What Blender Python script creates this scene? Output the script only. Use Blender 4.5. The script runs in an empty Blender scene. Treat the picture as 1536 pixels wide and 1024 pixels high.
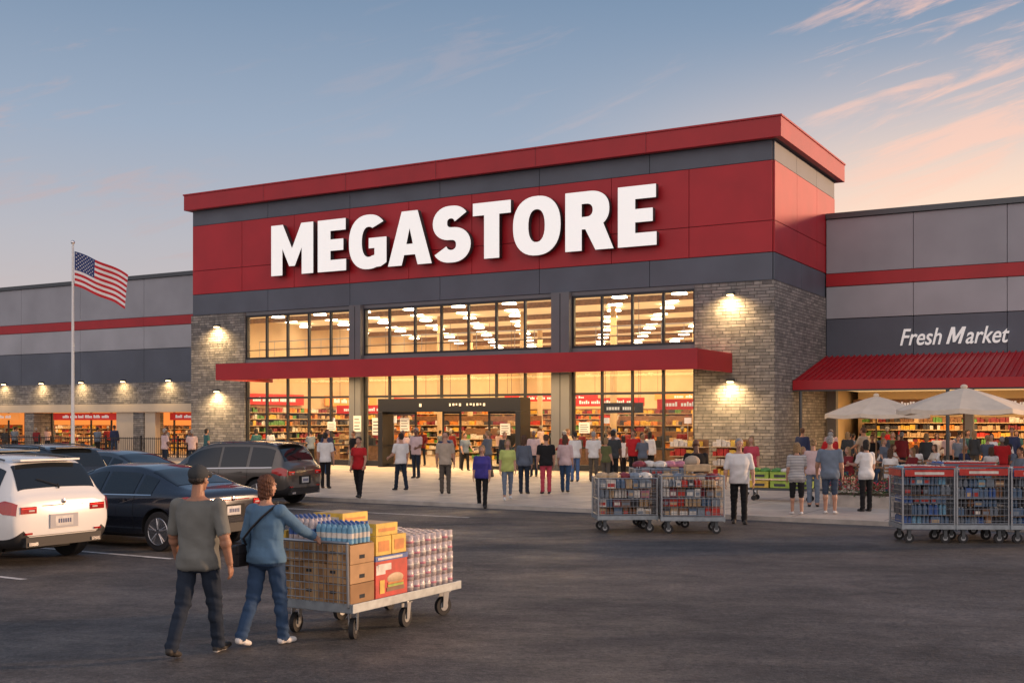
import bpy, bmesh, math, random
from mathutils import Vector, Matrix
R=random.Random(11)
sc=bpy.context.scene
rad=math.radians
# ------------------------------------------------------------------ materials
MAT={}
def mat(name,col,rough=.6,metal=0,var=.0,vs=3.0,bump=0,bs=40,emit=0,ecol=None,coat=0,spec=.5,stripe=None,es=True):
    m=bpy.data.materials.new(name); m.use_nodes=True; nt=m.node_tree; n=nt.nodes; l=nt.links
    p=n['Principled BSDF']; c=(*col,1)
    p.inputs['Base Color'].default_value=c; p.inputs['Roughness'].default_value=rough
    p.inputs['Metallic'].default_value=metal; p.inputs['Coat Weight'].default_value=coat
    p.inputs['Specular IOR Level'].default_value=spec
    tc=n.new('ShaderNodeTexCoord')
    if var:
        t=n.new('ShaderNodeTexNoise'); t.inputs['Scale'].default_value=vs; t.inputs['Detail'].default_value=5
        l.new(tc.outputs['Object'],t.inputs['Vector'])
        r=n.new('ShaderNodeValToRGB'); r.color_ramp.elements[0].position=.3; r.color_ramp.elements[1].position=.7
        r.color_ramp.elements[0].color=(*[x*(1-var) for x in col],1); r.color_ramp.elements[1].color=(*[min(1,x*(1+var)) for x in col],1)
        l.new(t.outputs['Fac'],r.inputs['Fac']); l.new(r.outputs['Color'],p.inputs['Base Color'])
    if stripe:
        w=n.new('ShaderNodeTexWave'); w.bands_direction='Z'; w.inputs['Scale'].default_value=stripe[1]
        l.new(tc.outputs['Object'],w.inputs['Vector'])
        r=n.new('ShaderNodeValToRGB'); r.color_ramp.interpolation='CONSTANT'
        r.color_ramp.elements[0].color=c; r.color_ramp.elements[1].position=.5; r.color_ramp.elements[1].color=(*stripe[0],1)
        l.new(w.outputs['Fac'],r.inputs['Fac']); l.new(r.outputs['Color'],p.inputs['Base Color'])
    if bump:
        t=n.new('ShaderNodeTexNoise'); t.inputs['Scale'].default_value=bs; t.inputs['Detail'].default_value=4
        l.new(tc.outputs['Object'],t.inputs['Vector'])
        b=n.new('ShaderNodeBump'); b.inputs['Strength'].default_value=bump; b.inputs['Distance'].default_value=.02
        l.new(t.outputs['Fac'],b.inputs['Height']); l.new(b.outputs['Normal'],p.inputs['Normal'])
    if emit:
        p.inputs['Emission Color'].default_value=(*(ecol or col),1); p.inputs['Emission Strength'].default_value=emit
        if not es:
            try: m.cycles.emission_sampling='NONE'
            except Exception: pass
    MAT[name]=m; return m
mat('red_panel',(.42,.012,.022),.45,0,.12,.6)
mat('red_trim',(.38,.010,.018),.4,0,.10,.8)
mat('slate_panel',(.095,.11,.145),.5,0,.14,.5)
mat('grey_panel',(.30,.31,.35),.5,0,.12,.4)
mat('light_grey_panel',(.36,.37,.41),.5,0,.12,.4)
mat('column_grey',(.14,.145,.16),.5,0,.08,1)
mat('joint_dark',(.03,.03,.035),.8)
mat('frame_dark',(.03,.032,.038),.4,.3)
mat('black_trim',(.012,.012,.014),.35)
mat('cream_wall',(.58,.43,.26),.7,0,.08,1)
mat('shop_stucco',(.55,.47,.37),.8,0,.06,1)
mat('soffit',(.5,.42,.32),.7)
mat('ceiling_glow',(.62,.47,.28),.8,0,.1,.5,emit=.52,ecol=(1,.68,.32),es=False)  # ceiling emits on its own, standing in for bounced lamp light
mat('lamp_disc',(1,.9,.7),.5,emit=12,ecol=(1,.88,.66),es=False)
mat('lamp_warm',(1,.8,.5),.5,emit=14,ecol=(1,.70,.34),es=False)
mat('floor_tile',(.42,.34,.25),.3,0,.1,1)
mat('letter_white',(.85,.85,.84),.5,emit=.45,ecol=(1,.98,.95),es=False)
mat('letter_side',(.05,.05,.055),.5)
mat('sign_white',(.8,.8,.78),.5,emit=.3,es=False)
mat('sign_red',(.5,.015,.015),.5,emit=.22,ecol=(1,.05,.03),es=False)
mat('glow_orange',(.7,.22,.03),.5,emit=.55,ecol=(1,.36,.08),es=False)
mat('sign_dark',(.015,.016,.02),.4)
mat('paper',(.72,.71,.68),.7)
mat('roof_dark',(.1,.1,.11),.8,0,.2,1)
mat('paint_white',(.58,.57,.55),.7,0,.35,5)
mat('kerb',(.44,.40,.36),.8,0,.2,3)
mat('metal',(.42,.44,.46),.35,.9)
mat('metal_dark',(.10,.11,.12),.45,.7)
mat('wire',(.20,.22,.25),.4,.7)
mat('deck_metal',(.30,.34,.37),.45,.5,.2,8)
mat('rubber',(.018,.018,.02),.75)
mat('pole_white',(.75,.75,.75),.35)
mat('flag_red',(.55,.02,.03),.8); mat('flag_white',(.8,.78,.78),.8); mat('flag_blue',(.03,.05,.17),.8)
mat('umbrella_cloth',(.70,.60,.48),.85,0,.08,3)
mat('wood',(.22,.12,.06),.6,0,.3,8)
mat('cardboard',(.46,.28,.14),.8,0,.14,6); mat('cardboard_dark',(.31,.175,.08),.8,0,.12,6); mat('tape',(.58,.42,.24),.4)
goods=[('g_red',(.48,.03,.02)),('g_orange',(.62,.22,.04)),('g_yellow',(.70,.46,.07)),('g_green',(.10,.26,.06)),('g_blue',(.05,.12,.36)),('g_white',(.66,.62,.56)),('g_brown',(.20,.10,.05)),('g_tan',(.5,.35,.2)),('g_cyan',(.16,.36,.52)),('g_dark',(.05,.05,.06)),('g_lime',(.34,.48,.07)),('g_pink',(.52,.20,.26)),('g_steel',(.20,.24,.29)),('g_maroon',(.22,.03,.04)),('g_slateblue',(.10,.17,.28))]
for g,c in goods: mat(g,c,.5,0,.25,9)
GK=[g for g,_ in goods]
mat('plastic_wrap',(.54,.47,.47),.22,0,.25,30,.4,30)
mat('car_white',(.78,.78,.77),.25,0,coat=1); mat('car_navy',(.018,.022,.035),.22,.3,coat=1)
mat('car_bronze',(.13,.115,.10),.28,.5,coat=1); mat('car_black',(.02,.021,.024),.22,.2,coat=1); mat('car_grey',(.06,.075,.09),.25,.4,coat=1); mat('car_red',(.35,.02,.02),.25,.2,coat=1)
mat('car_glass',(.012,.015,.018),.05,0,spec=.8); mat('plastic_black',(.02,.02,.022),.6)
mat('tail_red',(.30,.006,.008),.1,0,emit=.06,ecol=(1,.03,.02),coat=1,es=False); mat('tail_lit',(.6,.01,.01),.15,0,emit=.9,ecol=(1,.06,.04),es=False); mat('tail_white',(.6,.5,.48),.15,coat=1); mat('chrome',(.7,.7,.72),.12,1); mat('rim',(.5,.5,.52),.25,.9); mat('seam',(.01,.01,.01),.8); mat('plate_marks',(.08,.1,.2),.6)
for k,c in {'skin_a':(.46,.25,.17),'skin_b':(.34,.17,.105),'skin_c':(.13,.06,.038),'lips':(.34,.11,.09)}.items(): mat(k,c,.55,0,.08,20)
mat('eye_white',(.7,.68,.66),.2); mat('eye_dark',(.02,.015,.01),.2)
for k,c in {'hair_dark':(.018,.012,.009),'hair_brown':(.085,.038,.018),'hair_blond':(.30,.19,.09),'hair_grey':(.32,.31,.30),'hair_auburn':(.12,.042,.018)}.items(): mat(k,c,.5,0,.45,55,.8,80)
cl={'c_grey':(.155,.16,.15),'c_denim':(.10,.19,.30),'c_jeans':(.035,.07,.14),'c_navyjeans':(.018,.027,.045),'c_white':(.68,.67,.66),'c_black':(.014,.014,.016),'c_red':(.45,.02,.025),'c_purple':(.06,.05,.26),'c_yellow':(.46,.52,.16),'c_pinkred':(.45,.06,.09),'c_beige':(.40,.33,.26),'c_khaki':(.10,.085,.07),'c_blue':(.09,.16,.32),'c_greyblue':(.16,.20,.26),'c_palepink':(.56,.42,.42),'c_charcoal':(.045,.05,.055),'c_teal':(.04,.12,.13),'c_shorts':(.05,.07,.11),'c_slate':(.10,.12,.16),'c_maroon':(.20,.025,.03),'c_navy':(.03,.04,.09),'c_olive':(.11,.12,.05)}
for k,c in cl.items(): mat(k,c,.88,0,.12,5,.45,9,spec=.25)
mat('c_stripe',(.60,.58,.56),.85,stripe=((.16,.16,.18),9))
mat('shoe_dark',(.025,.022,.02),.6); mat('shoe_white',(.7,.68,.66),.6); mat('sole',(.65,.63,.6),.7); mat('leather_dark',(.02,.018,.02),.45)
mat('leaf',(.05,.12,.03),.7,0,.4,8); mat('blossom',(.55,.03,.05),.7,0,.3,9); mat('soil',(.06,.04,.03),.9)
def glass():
    m=bpy.data.materials.new('window_glass'); m.use_nodes=True; nt=m.node_tree; n=nt.nodes; n.clear()
    o=n.new('ShaderNodeOutputMaterial'); mx=n.new('ShaderNodeMixShader'); t=n.new('ShaderNodeBsdfTransparent'); g=n.new('ShaderNodeBsdfGlossy'); f=n.new('ShaderNodeFresnel')
    g.inputs['Roughness'].default_value=.03; t.inputs['Color'].default_value=(.94,.95,.94,1); f.inputs['IOR'].default_value=1.5
    nt.links.new(f.outputs[0],mx.inputs[0]); nt.links.new(t.outputs[0],mx.inputs[1]); nt.links.new(g.outputs[0],mx.inputs[2]); nt.links.new(mx.outputs[0],o.inputs[0]); MAT['glass']=m
glass()
def stone():
    m=mat('ledge_stone',(.3,.3,.3),.85); nt=m.node_tree; n=nt.nodes; l=nt.links; p=n['Principled BSDF']
    tc=n.new('ShaderNodeTexCoord'); s=n.new('ShaderNodeSeparateXYZ'); l.new(tc.outputs['Object'],s.inputs[0])
    a=n.new('ShaderNodeMath'); a.operation='ADD'; l.new(s.outputs[0],a.inputs[0]); l.new(s.outputs[1],a.inputs[1])
    c=n.new('ShaderNodeCombineXYZ'); l.new(a.outputs[0],c.inputs[0]); l.new(s.outputs[2],c.inputs[1])
    b=n.new('ShaderNodeTexBrick'); b.inputs['Scale'].default_value=1; b.inputs['Brick Width'].default_value=.58; b.inputs['Row Height'].default_value=.125
    b.inputs['Mortar Size'].default_value=.011; b.inputs['Mortar Smooth'].default_value=.3; b.inputs['Color1'].default_value=(.31,.29,.27,1); b.inputs['Color2'].default_value=(.155,.15,.148,1); b.inputs['Mortar'].default_value=(.06,.058,.056,1); b.offset=.37; b.squash=.6; b.squash_frequency=3
    l.new(c.outputs[0],b.inputs['Vector'])
    t=n.new('ShaderNodeTexNoise'); t.inputs['Scale'].default_value=5; t.inputs['Detail'].default_value=7; l.new(tc.outputs['Object'],t.inputs['Vector'])
    mx=n.new('ShaderNodeMix'); mx.data_type='RGBA'; mx.blend_type='OVERLAY'; mx.inputs[0].default_value=.6; l.new(b.outputs['Color'],mx.inputs[6]); l.new(t.outputs['Fac'],mx.inputs[7]); l.new(mx.outputs[2],p.inputs['Base Color'])
    bw=n.new('ShaderNodeRGBToBW'); l.new(mx.outputs[2],bw.inputs[0]); bp=n.new('ShaderNodeBump'); bp.inputs['Strength'].default_value=1; bp.inputs['Distance'].default_value=.12; l.new(bw.outputs[0],bp.inputs['Height']); l.new(bp.outputs[0],p.inputs['Normal'])
stone()
def asphalt():
    m=mat('asphalt',(.06,.06,.062),.7); nt=m.node_tree; n=nt.nodes; l=nt.links; p=n['Principled BSDF']
    tc=n.new('ShaderNodeTexCoord')
    def nz(s,d=6,v=None,rough=.6):
        t=n.new('ShaderNodeTexNoise'); t.inputs['Scale'].default_value=s; t.inputs['Detail'].default_value=d; t.inputs['Roughness'].default_value=rough; l.new(v or tc.outputs['Object'],t.inputs['Vector']); return t
    mp=n.new('ShaderNodeMapping'); mp.inputs['Scale'].default_value=(.6,1,1); mp.inputs['Rotation'].default_value=(0,0,rad(25)); l.new(tc.outputs['Object'],mp.inputs[0])
    big=nz(.42,9,mp.outputs[0],.68); fine=nz(16,4,None,.85); grit=nz(60,2,None,.7); mid=nz(2.6,8,None,.75); und=nz(.9,4,mp.outputs[0],.55)
    r=n.new('ShaderNodeValToRGB'); r.color_ramp.elements[0].position=.38; r.color_ramp.elements[1].position=.62; r.color_ramp.elements[0].color=(.038,.037,.039,1); r.color_ramp.elements[1].color=(.100,.088,.078,1); l.new(big.outputs['Fac'],r.inputs[0])
    def mr(o,a,b_,lo=.3,hi=.7):
        q=n.new('ShaderNodeMapRange'); q.inputs[1].default_value=lo; q.inputs[2].default_value=hi; q.inputs[3].default_value=a; q.inputs[4].default_value=b_; l.new(o,q.inputs[0]); return q.outputs[0]
    def mul(a,b_):
        q=n.new('ShaderNodeMath'); q.operation='MULTIPLY'; l.new(a,q.inputs[0]); l.new(b_,q.inputs[1]); return q.outputs[0]
    f=mul(mul(mr(fine.outputs['Fac'],.30,1.9),mr(grit.outputs['Fac'],.5,1.6)),mr(mid.outputs['Fac'],.60,1.4))
    sc_=n.new('ShaderNodeVectorMath'); sc_.operation='SCALE'; l.new(r.outputs[0],sc_.inputs[0]); l.new(f,sc_.inputs[3])
    vo=n.new('ShaderNodeTexVoronoi'); vo.feature='DISTANCE_TO_EDGE'; vo.inputs['Scale'].default_value=.16
    wn=nz(1.2,5); ad=n.new('ShaderNodeVectorMath'); ad.operation='ADD'; l.new(tc.outputs['Object'],ad.inputs[0]); ws=n.new('ShaderNodeVectorMath'); ws.operation='SCALE'; ws.inputs[3].default_value=1.3; l.new(wn.outputs['Color'],ws.inputs[0]); l.new(ws.outputs[0],ad.inputs[1]); l.new(ad.outputs[0],vo.inputs['Vector'])
    s2=n.new('ShaderNodeVectorMath'); s2.operation='SCALE'; l.new(sc_.outputs[0],s2.inputs[0]); l.new(mr(vo.outputs['Distance'],.6,1,0,.004),s2.inputs[3]); l.new(s2.outputs[0],p.inputs['Base Color'])
    l.new(mr(big.outputs['Fac'],.80,.46,.35,.65),p.inputs['Roughness'])
    b0=n.new('ShaderNodeBump'); b0.inputs['Strength'].default_value=1; b0.inputs['Distance'].default_value=.12; l.new(und.outputs['Fac'],b0.inputs['Height'])
    b=n.new('ShaderNodeBump'); b.inputs['Strength'].default_value=.9; b.inputs['Distance'].default_value=.02; l.new(fine.outputs['Fac'],b.inputs['Height']); l.new(b0.outputs[0],b.inputs['Normal']); l.new(b.outputs[0],p.inputs['Normal'])
asphalt()
def concrete():
    m=mat('concrete',(.35,.32,.29),.55); nt=m.node_tree; n=nt.nodes; l=nt.links; p=n['Principled BSDF']
    tc=n.new('ShaderNodeTexCoord'); b=n.new('ShaderNodeTexBrick'); b.offset=0; b.inputs['Scale'].default_value=1; b.inputs['Brick Width'].default_value=2; b.inputs['Row Height'].default_value=2; b.inputs['Mortar Size'].default_value=.018
    b.inputs['Color1'].default_value=(.55,.47,.39,1); b.inputs['Color2'].default_value=(.48,.41,.34,1); b.inputs['Mortar'].default_value=(.18,.155,.13,1); l.new(tc.outputs['Object'],b.inputs['Vector'])
    t=n.new('ShaderNodeTexNoise'); t.inputs['Scale'].default_value=1.0; t.inputs['Detail'].default_value=9; t.inputs['Roughness'].default_value=.7; l.new(tc.outputs['Object'],t.inputs['Vector'])
    mx=n.new('ShaderNodeMix'); mx.data_type='RGBA'; mx.blend_type='OVERLAY'; mx.inputs[0].default_value=.7; l.new(b.outputs[0],mx.inputs[6]); l.new(t.outputs['Fac'],mx.inputs[7]); l.new(mx.outputs[2],p.inputs['Base Color'])
concrete()
# ------------------------------------------------------------------ builder
class B:
    def __init__(s): s.v=[]; s.f=[]; s.m=[]
    def add(s,vs,fs,m,M=None):
        o=len(s.v)
        for p in vs:
            p=Vector(p); s.v.append(M@p if M is not None else p)
        for i,f in enumerate(fs):
            s.f.append([k+o for k in f]); s.m.append(m if isinstance(m,str) else m[i])
    def box(s,x0,x1,y0,y1,z0,z1,m,M=None):
        s.add([(x0,y0,z0),(x1,y0,z0),(x1,y1,z0),(x0,y1,z0),(x0,y0,z1),(x1,y0,z1),(x1,y1,z1),(x0,y1,z1)],[(0,3,2,1),(4,5,6,7),(0,1,5,4),(1,2,6,5),(2,3,7,6),(3,0,4,7)],m,M)
    def rings(s,rs,m,M=None):
        n=len(rs[0]); vs=[p for r in rs for p in r]; fs=[]
        for i in range(len(rs)-1):
            for j in range(n):
                a=i*n+j; b=i*n+(j+1)%n; fs.append((a,b,b+n,a+n))
        fs.append(tuple(range(n-1,-1,-1))); fs.append(tuple(range((len(rs)-1)*n,len(rs)*n)))
        s.add(vs,fs,m,M)
    def frame(s,p0,p1):
        a=(Vector(p1)-Vector(p0)); a=a.normalized() if a.length>1e-6 else Vector((0,0,1))
        u=a.orthogonal().normalized() if abs(a.z)<.999 else Vector((1,0,0)); return a,u,a.cross(u)
    def cyl(s,p0,p1,r0,r1,m,n=10,M=None):
        p0=Vector(p0);p1=Vector(p1); a,u,v=s.frame(p0,p1)
        s.rings([[p+u*(r*math.cos(t*2*math.pi/n))+v*(r*math.sin(t*2*math.pi/n)) for t in range(n)] for p,r in((p0,r0),(p1,r1))],m,M)
    def cap(s,p0,p1,r0,r1,m='x',n=10,M=None):
        p0=Vector(p0);p1=Vector(p1); a,u,v=s.frame(p0,p1); rr=[]
        for q in (-80,-50,-20): rr.append((p0+a*r0*math.sin(rad(q)),r0*math.cos(rad(q))))
        for q in (20,50,80): rr.append((p1+a*r1*math.sin(rad(q)),r1*math.cos(rad(q))))
        s.rings([[p+u*(r*math.cos(t*2*math.pi/n))+v*(r*math.sin(t*2*math.pi/n)) for t in range(n)] for p,r in rr],m,M)
    def ell(s,c,r,m='x',n=12,k=8,M=None):
        c=Vector(c); rs=[]
        for i in range(k):
            q=rad(-84+168*i/(k-1)); rs.append([c+Vector((r[0]*math.cos(q)*math.cos(t*2*math.pi/n),r[1]*math.cos(q)*math.sin(t*2*math.pi/n),r[2]*math.sin(q))) for t in range(n)])
        s.rings(rs,m,M)
    def merge(s,o,M=None,mp=None):
        s.add(o.v,o.f,[ (mp or {}).get(k,k) for k in o.m],M)
    def obj(s,name,parent=None,loc=(0,0,0),rz=0,smooth=False,bevel=0,flip=True,solid=0):
        me=bpy.data.meshes.new(name); me.from_pydata([tuple(p) for p in s.v],[],s.f)
        ks=[]; ix=[]
        for k in s.m:
            if k not in ks: ks.append(k)
            ix.append(ks.index(k))
        for k in ks: me.materials.append(MAT[k])
        me.polygons.foreach_set('material_index',ix)
        if flip:
            bm=bmesh.new(); bm.from_mesh(me); bmesh.ops.recalc_face_normals(bm,faces=bm.faces); bm.to_mesh(me); bm.free()
        if smooth: me.polygons.foreach_set('use_smooth',[True]*len(me.polygons))
        o=bpy.data.objects.new(name,me); sc.collection.objects.link(o); o.location=loc; o.rotation_euler=(0,0,rz)
        if parent: o.parent=parent
        if bevel:
            b=o.modifiers.new('b','BEVEL'); b.width=bevel; b.segments=2; b.limit_method='ANGLE'
        return o
def empty(name,loc=(0,0,0),rz=0,parent=None):
    o=bpy.data.objects.new(name,None); sc.collection.objects.link(o); o.location=loc; o.rotation_euler=(0,0,rz); o.parent=parent; o.empty_display_size=.1; return o
def remesh(b,vox,sm=2):
    me=bpy.data.meshes.new('t'); me.from_pydata([tuple(p) for p in b.v],[],b.f)
    bm=bmesh.new(); bm.from_mesh(me); bmesh.ops.recalc_face_normals(bm,faces=bm.faces); bm.to_mesh(me); bm.free()
    o=bpy.data.objects.new('t',me); sc.collection.objects.link(o)
    m=o.modifiers.new('r','REMESH'); m.mode='VOXEL'; m.voxel_size=vox
    if sm: q=o.modifiers.new('s','SMOOTH'); q.iterations=sm; q.factor=.5
    dg=bpy.context.evaluated_depsgraph_get(); dg.update(); e=o.evaluated_get(dg); m2=e.to_mesh()
    V=[v.co.copy() for v in m2.vertices]; N=[v.normal.copy() for v in m2.vertices]; F=[list(p.vertices) for p in m2.polygons]
    e.to_mesh_clear(); bpy.data.objects.remove(o); bpy.data.meshes.remove(me); return V,N,F
# ------------------------------------------------------------------ frame of the store
CX,CY=10.08,44.2; DX=Vector((.867,-.498)); DY=Vector((.498,.867)); RZ=-math.atan2(.498,.867)
def W(x,y): return (CX+DX.x*x+DY.x*y, CY+DX.y*x+DY.y*y)
def Lc(x,y):
    dx=x-CX; dy=y-CY; return (DX.x*dx+DX.y*dy, DY.x*dx+DY.y*dy)
ORG=(CX,CY,0)
KERB=-18.4; SW=.10
b=B(); b.add([(-700,-300,0),(700,-300,0),(700,1200,0),(-700,1200,0)],[(0,1,2,3)],'asphalt'); b.obj('asphalt_ground',flip=False)
b=B(); b.box(-75,30,KERB+.16,7.4,-.05,SW,'concrete'); b.box(-75,30,KERB,KERB+.155,-.05,SW+.002,'kerb'); b.obj('pavement',loc=ORG,rz=RZ)
b=B()
def mark(x0,x1,y0,y1): b.add([(x0,y0,.005),(x1,y0,.005),(x1,y1,.005),(x0,y1,.005)],[(0,1,2,3)],'paint_white')
for y in (-35.6,-32.8,-30.05,-27.2,-24.4,-21.0): mark(-6.3,-.7,y-.055,y+.055)
for y in (-24.4,-21.0): mark(-13,-7.2,y-.055,y+.055)
b.obj('parking_bay_lines',loc=ORG,rz=RZ,flip=False)
# ------------------------------------------------------------------ STORE
store=empty('megastore_building',ORG,RZ)
def panels(b,x0,x1,z0,z1,nx,nz,m,y=0,t=.06,g=.012,zs=None):
    xs=[x0+(x1-x0)*i/nx for i in range(nx+1)]; zs=zs or [z0+(z1-z0)*i/nz for i in range(nz+1)]
    for i in range(len(xs)-1):
        for j in range(len(zs)-1): b.box(xs[i]+g,xs[i+1]-g,y-t,y,zs[j]+g,zs[j+1]-g,m)
def panels_side(b,y0,y1,z0,z1,ny,m,x=0,t=.06,g=.012,zs=None):
    zs=zs or [z0,z1]
    for i in range(ny):
        for j in range(len(zs)-1):
            a=y0+(y1-y0)*i/ny; c=y0+(y1-y0)*(i+1)/ny; b.box(x,x+t,a+g,c-g,zs[j]+g,zs[j+1]-g,m)
XL=-30.7; YB=9.1
b=B()
b.box(XL+.01,-.01,.005,.30,7.66,13.05,'joint_dark')
b.box(-.30,-.004,.31,YB,0,13.05,'joint_dark')
b.box(XL+.004,XL+.3,.31,YB,0,13.05,'joint_dark')
b.box(XL+.31,-.31,YB-.3,YB,7.9,13.05,'slate_panel')
b.box(XL+.31,-.31,.31,YB-.31,12.6,12.8,'roof_dark')
b.obj('structural_shell',store)
b=B()
panels(b,XL,0,12.28,13.06,6,1,'slate_panel'); panels(b,XL,0,7.66,8.73,6,1,'slate_panel')
panels_side(b,0,YB,12.28,13.06,3,'slate_panel'); panels_side(b,0,7.5,7.66,8.73,2,'slate_panel')
b.box(XL-.06,XL,0,YB,7.66,13.06,'slate_panel')
b.obj('slate_wall_panels',store,bevel=.004)
b=B(); panels(b,XL,0,8.73,12.28,9,2,'red_panel',t=.075,zs=[8.73,9.95,12.28]); panels_side(b,0,YB,8.73,12.28,3,'red_panel',t=.075,zs=[8.73,9.95,12.28]); b.obj('red_wall_panels',store,bevel=.004)
b=B(); o=.45; oL=.25; yE=YB+.3
b.box(XL-oL,o,-o,-o+.25,13.06,13.82,'red_trim'); b.box(o-.25,o,-o+.25,yE,13.06,13.82,'red_trim'); b.box(XL-oL,XL-oL+.25,-o+.25,yE,13.06,13.82,'red_trim'); b.box(XL-oL+.25,o-.25,yE-.25,yE,13.06,13.82,'red_trim')
b.box(XL-oL-.04,o+.04,-o-.04,-o+.3,13.824,13.90,'red_trim'); b.box(o-.3,o+.04,-o+.302,yE+.04,13.824,13.90,'red_trim')
b.box(XL-oL+.25,o-.25,-o+.25,yE-.25,13.07,13.2,'roof_dark')
b.obj('roof_fascia',store,bevel=.01)
b=B()
for x in (-25.5,-20.4,-15.3,-10.2,-5.1): b.box(x-.006,x+.006,-o-.044,-o-.041,13.06,13.9,'joint_dark')
b.obj('fascia_joints',store)
b=B(); b.box(-3.17,.09,-.09,.30,0,7.65,'ledge_stone'); b.box(-.29,.09,.302,7.48,0,7.65,'ledge_stone'); b.box(XL-.09,-27.09,-.09,.30,0,7.65,'ledge_stone'); b.box(XL-.09,XL+.29,.302,7.48,0,7.65,'ledge_stone'); b.obj('stone_piers',store)
b=B(); b.box(-27.088,-3.172,-.03,.3,4.45,5.28,'column_grey'); b.box(-27.088,-3.172,-.02,.3,7.50,7.655,'column_grey')
for x0,x1 in ((-9.55,-8.69),(-20.35,-19.68)): b.box(x0,x1,-.28,.35,0,7.652,'column_grey'); b.box(x0-.02,x1+.02,-.31,-.284,0,.35,'metal_dark')
for x0,x1 in ((-9.12-.02,-9.12+.02),(-20.03,-19.99)): b.box(x0,x1,-.284,-.281,.35,7.6,'joint_dark')
b.obj('spandrels_and_columns',store,bevel=.008)
groups=[(-8.69,-3.17,4),(-19.68,-9.55,7),(-27.09,-20.35,5)]
b=B(); gl=B()
for x0,x1,n in groups:
    for i in range(n+1):
        x=x0+(x1-x0)*i/n; w=.045
        xx=min(max(x,x0+w),x1-w)
        b.box(xx-w,xx+w,.0,.14,5.281,7.50,'frame_dark')
        if not(x0==-19.68 and 1<i<6): b.box(xx-w,xx+w,.0,.14,.1,4.449,'frame_dark')
        else: b.box(xx-w,xx+w,.0,.14,3.25,4.449,'frame_dark')
    b.box(x0,x1,-.02,.12,5.282,5.38,'frame_dark'); b.box(x0,x1,-.02,.12,7.40,7.498,'frame_dark'); b.box(x0,x1,.02,.12,5.72,5.75,'frame_dark')
    b.box(x0,x1,-.02,.12,3.30,3.40,'frame_dark'); b.box(x0,x1,-.02,.12,4.36,4.446,'frame_dark')
    if n!=7: b.box(x0,x1,-.02,.12,.1,.35,'frame_dark'); b.box(x0,x1,.02,.12,1.05,1.11,'frame_dark')
    else:
        b.box(x0,-18.25,-.02,.12,.1,.35,'frame_dark'); b.box(-10.7,x1,-.02,.12,.1,.35,'frame_dark')
    gl.add([(x0,.07,5.38),(x1,.07,5.38),(x1,.07,7.4),(x0,.07,7.4)],[(0,1,2,3)],'glass')
    gl.add([(x0,.07,3.4),(x1,.07,3.4),(x1,.07,4.36),(x0,.07,4.36)],[(0,1,2,3)],'glass')
    if n!=7: gl.add([(x0,.07,.35),(x1,.07,.35),(x1,.07,3.3),(x0,.07,3.3)],[(0,1,2,3)],'glass')
gl.add([(-19.68,.07,.35),(-18.25,.07,.35),(-18.25,.07,3.3),(-19.68,.07,3.3)],[(0,1,2,3)],'glass'); gl.add([(-10.7,.07,.35),(-9.55,.07,.35),(-9.55,.07,3.3),(-10.7,.07,3.3)],[(0,1,2,3)],'glass')
gl.add([(-17.94,-.46,.25),(-16.44,-.46,.25),(-16.44,-.46,2.52),(-17.94,-.46,2.52)],[(0,1,2,3)],'glass'); gl.add([(-12.46,-.46,.25),(-10.96,-.46,.25),(-10.96,-.46,2.52),(-12.46,-.46,2.52)],[(0,1,2,3)],'glass')
b.obj('window_frames',store); gl.obj('window_panes',store,flip=False)
b=B()
b.box(-18.2,-10.7,-.9,.0,2.62,3.22,'black_trim'); b.box(-18.2,-17.95,-.9,-.003,.1,2.618,'black_trim'); b.box(-10.95,-10.7,-.9,-.003,.1,2.618,'black_trim')
for x in (-16.4,-14.9,-14.0,-12.5): b.box(x-.04,x+.04,-.5,-.42,.1,2.618,'black_trim')
for x0,x1 in ((-17.94,-16.44),(-12.46,-10.96)):
    b.box(x0,x1,-.5,-.43,.101,.25,'black_trim'); b.box(x0,x1,-.5,-.43,1.05,1.11,'black_trim'); b.box(x0,x1,-.5,-.43,2.52,2.616,'black_trim')
b.box(-14.9,-14.0,-.5,-.43,2.52,2.616,'black_trim')
b.obj('entrance_portal',store,bevel=.006)
b=B()
for i,x in enumerate([-14.3+.17*k for k in range(4)]+[-13.4+.17*k for k in range(6)]):
    b.box(x,x+.07+.03*(i%2),-.912,-.902,2.86+.02*(i%3),2.98,'paper')
b.box(-15.9,-15.78,-.912,-.902,2.84,2.98,'paper')
b.obj('portal_lettering',store)
b=B()
for x,z,w,h in ((-21.6,1.75,.5,.42),(-20.05,1.7,.45,.75),(-18.95,1.55,.55,.8),(-17.2,1.75,.5,.6),(-16.9,.9,.4,.5),(-11.9,1.6,.5,.5),(-8.2,1.7,.5,.45)):
    b.box(x,x+w,-.56 if -18<x<-11 else -.33,-.52 if -18<x<-11 else -.31,z,z+h,'paper')
    for k in range(4): b.box(x+.06,x+w-.06-.05*(k%2),(-.566 if -18<x<-11 else -.336),(-.562 if -18<x<-11 else -.332),z+h*.15+k*h*.2,z+h*.2+k*h*.2,'c_charcoal')
b.obj('notice_boards',store)
CL=-25.3
b=B(); b.box(CL+.1,-1.67,-3.8,-.32,4.28,4.80,'soffit'); b.obj('canopy_core',store)
b=B(); b.box(CL,-1.6,-3.95,-3.802,4.10,4.86,'red_trim'); b.box(-1.668,-1.6,-3.8,-.1,4.10,4.86,'red_trim'); b.box(CL,CL+.09,-3.8,-.1,4.10,4.86,'red_trim'); b.box(CL+.092,-1.67,-3.8,-.1,4.804,4.85,'red_trim'); b.obj('entrance_canopy',store,bevel=.012)
b=B()
for x in range(-24,-2,3): b.cyl((x,-2,4.27),(x,-2,4.25),.12,.12,'lamp_warm',12)
b.obj('canopy_downlights',store)
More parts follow.
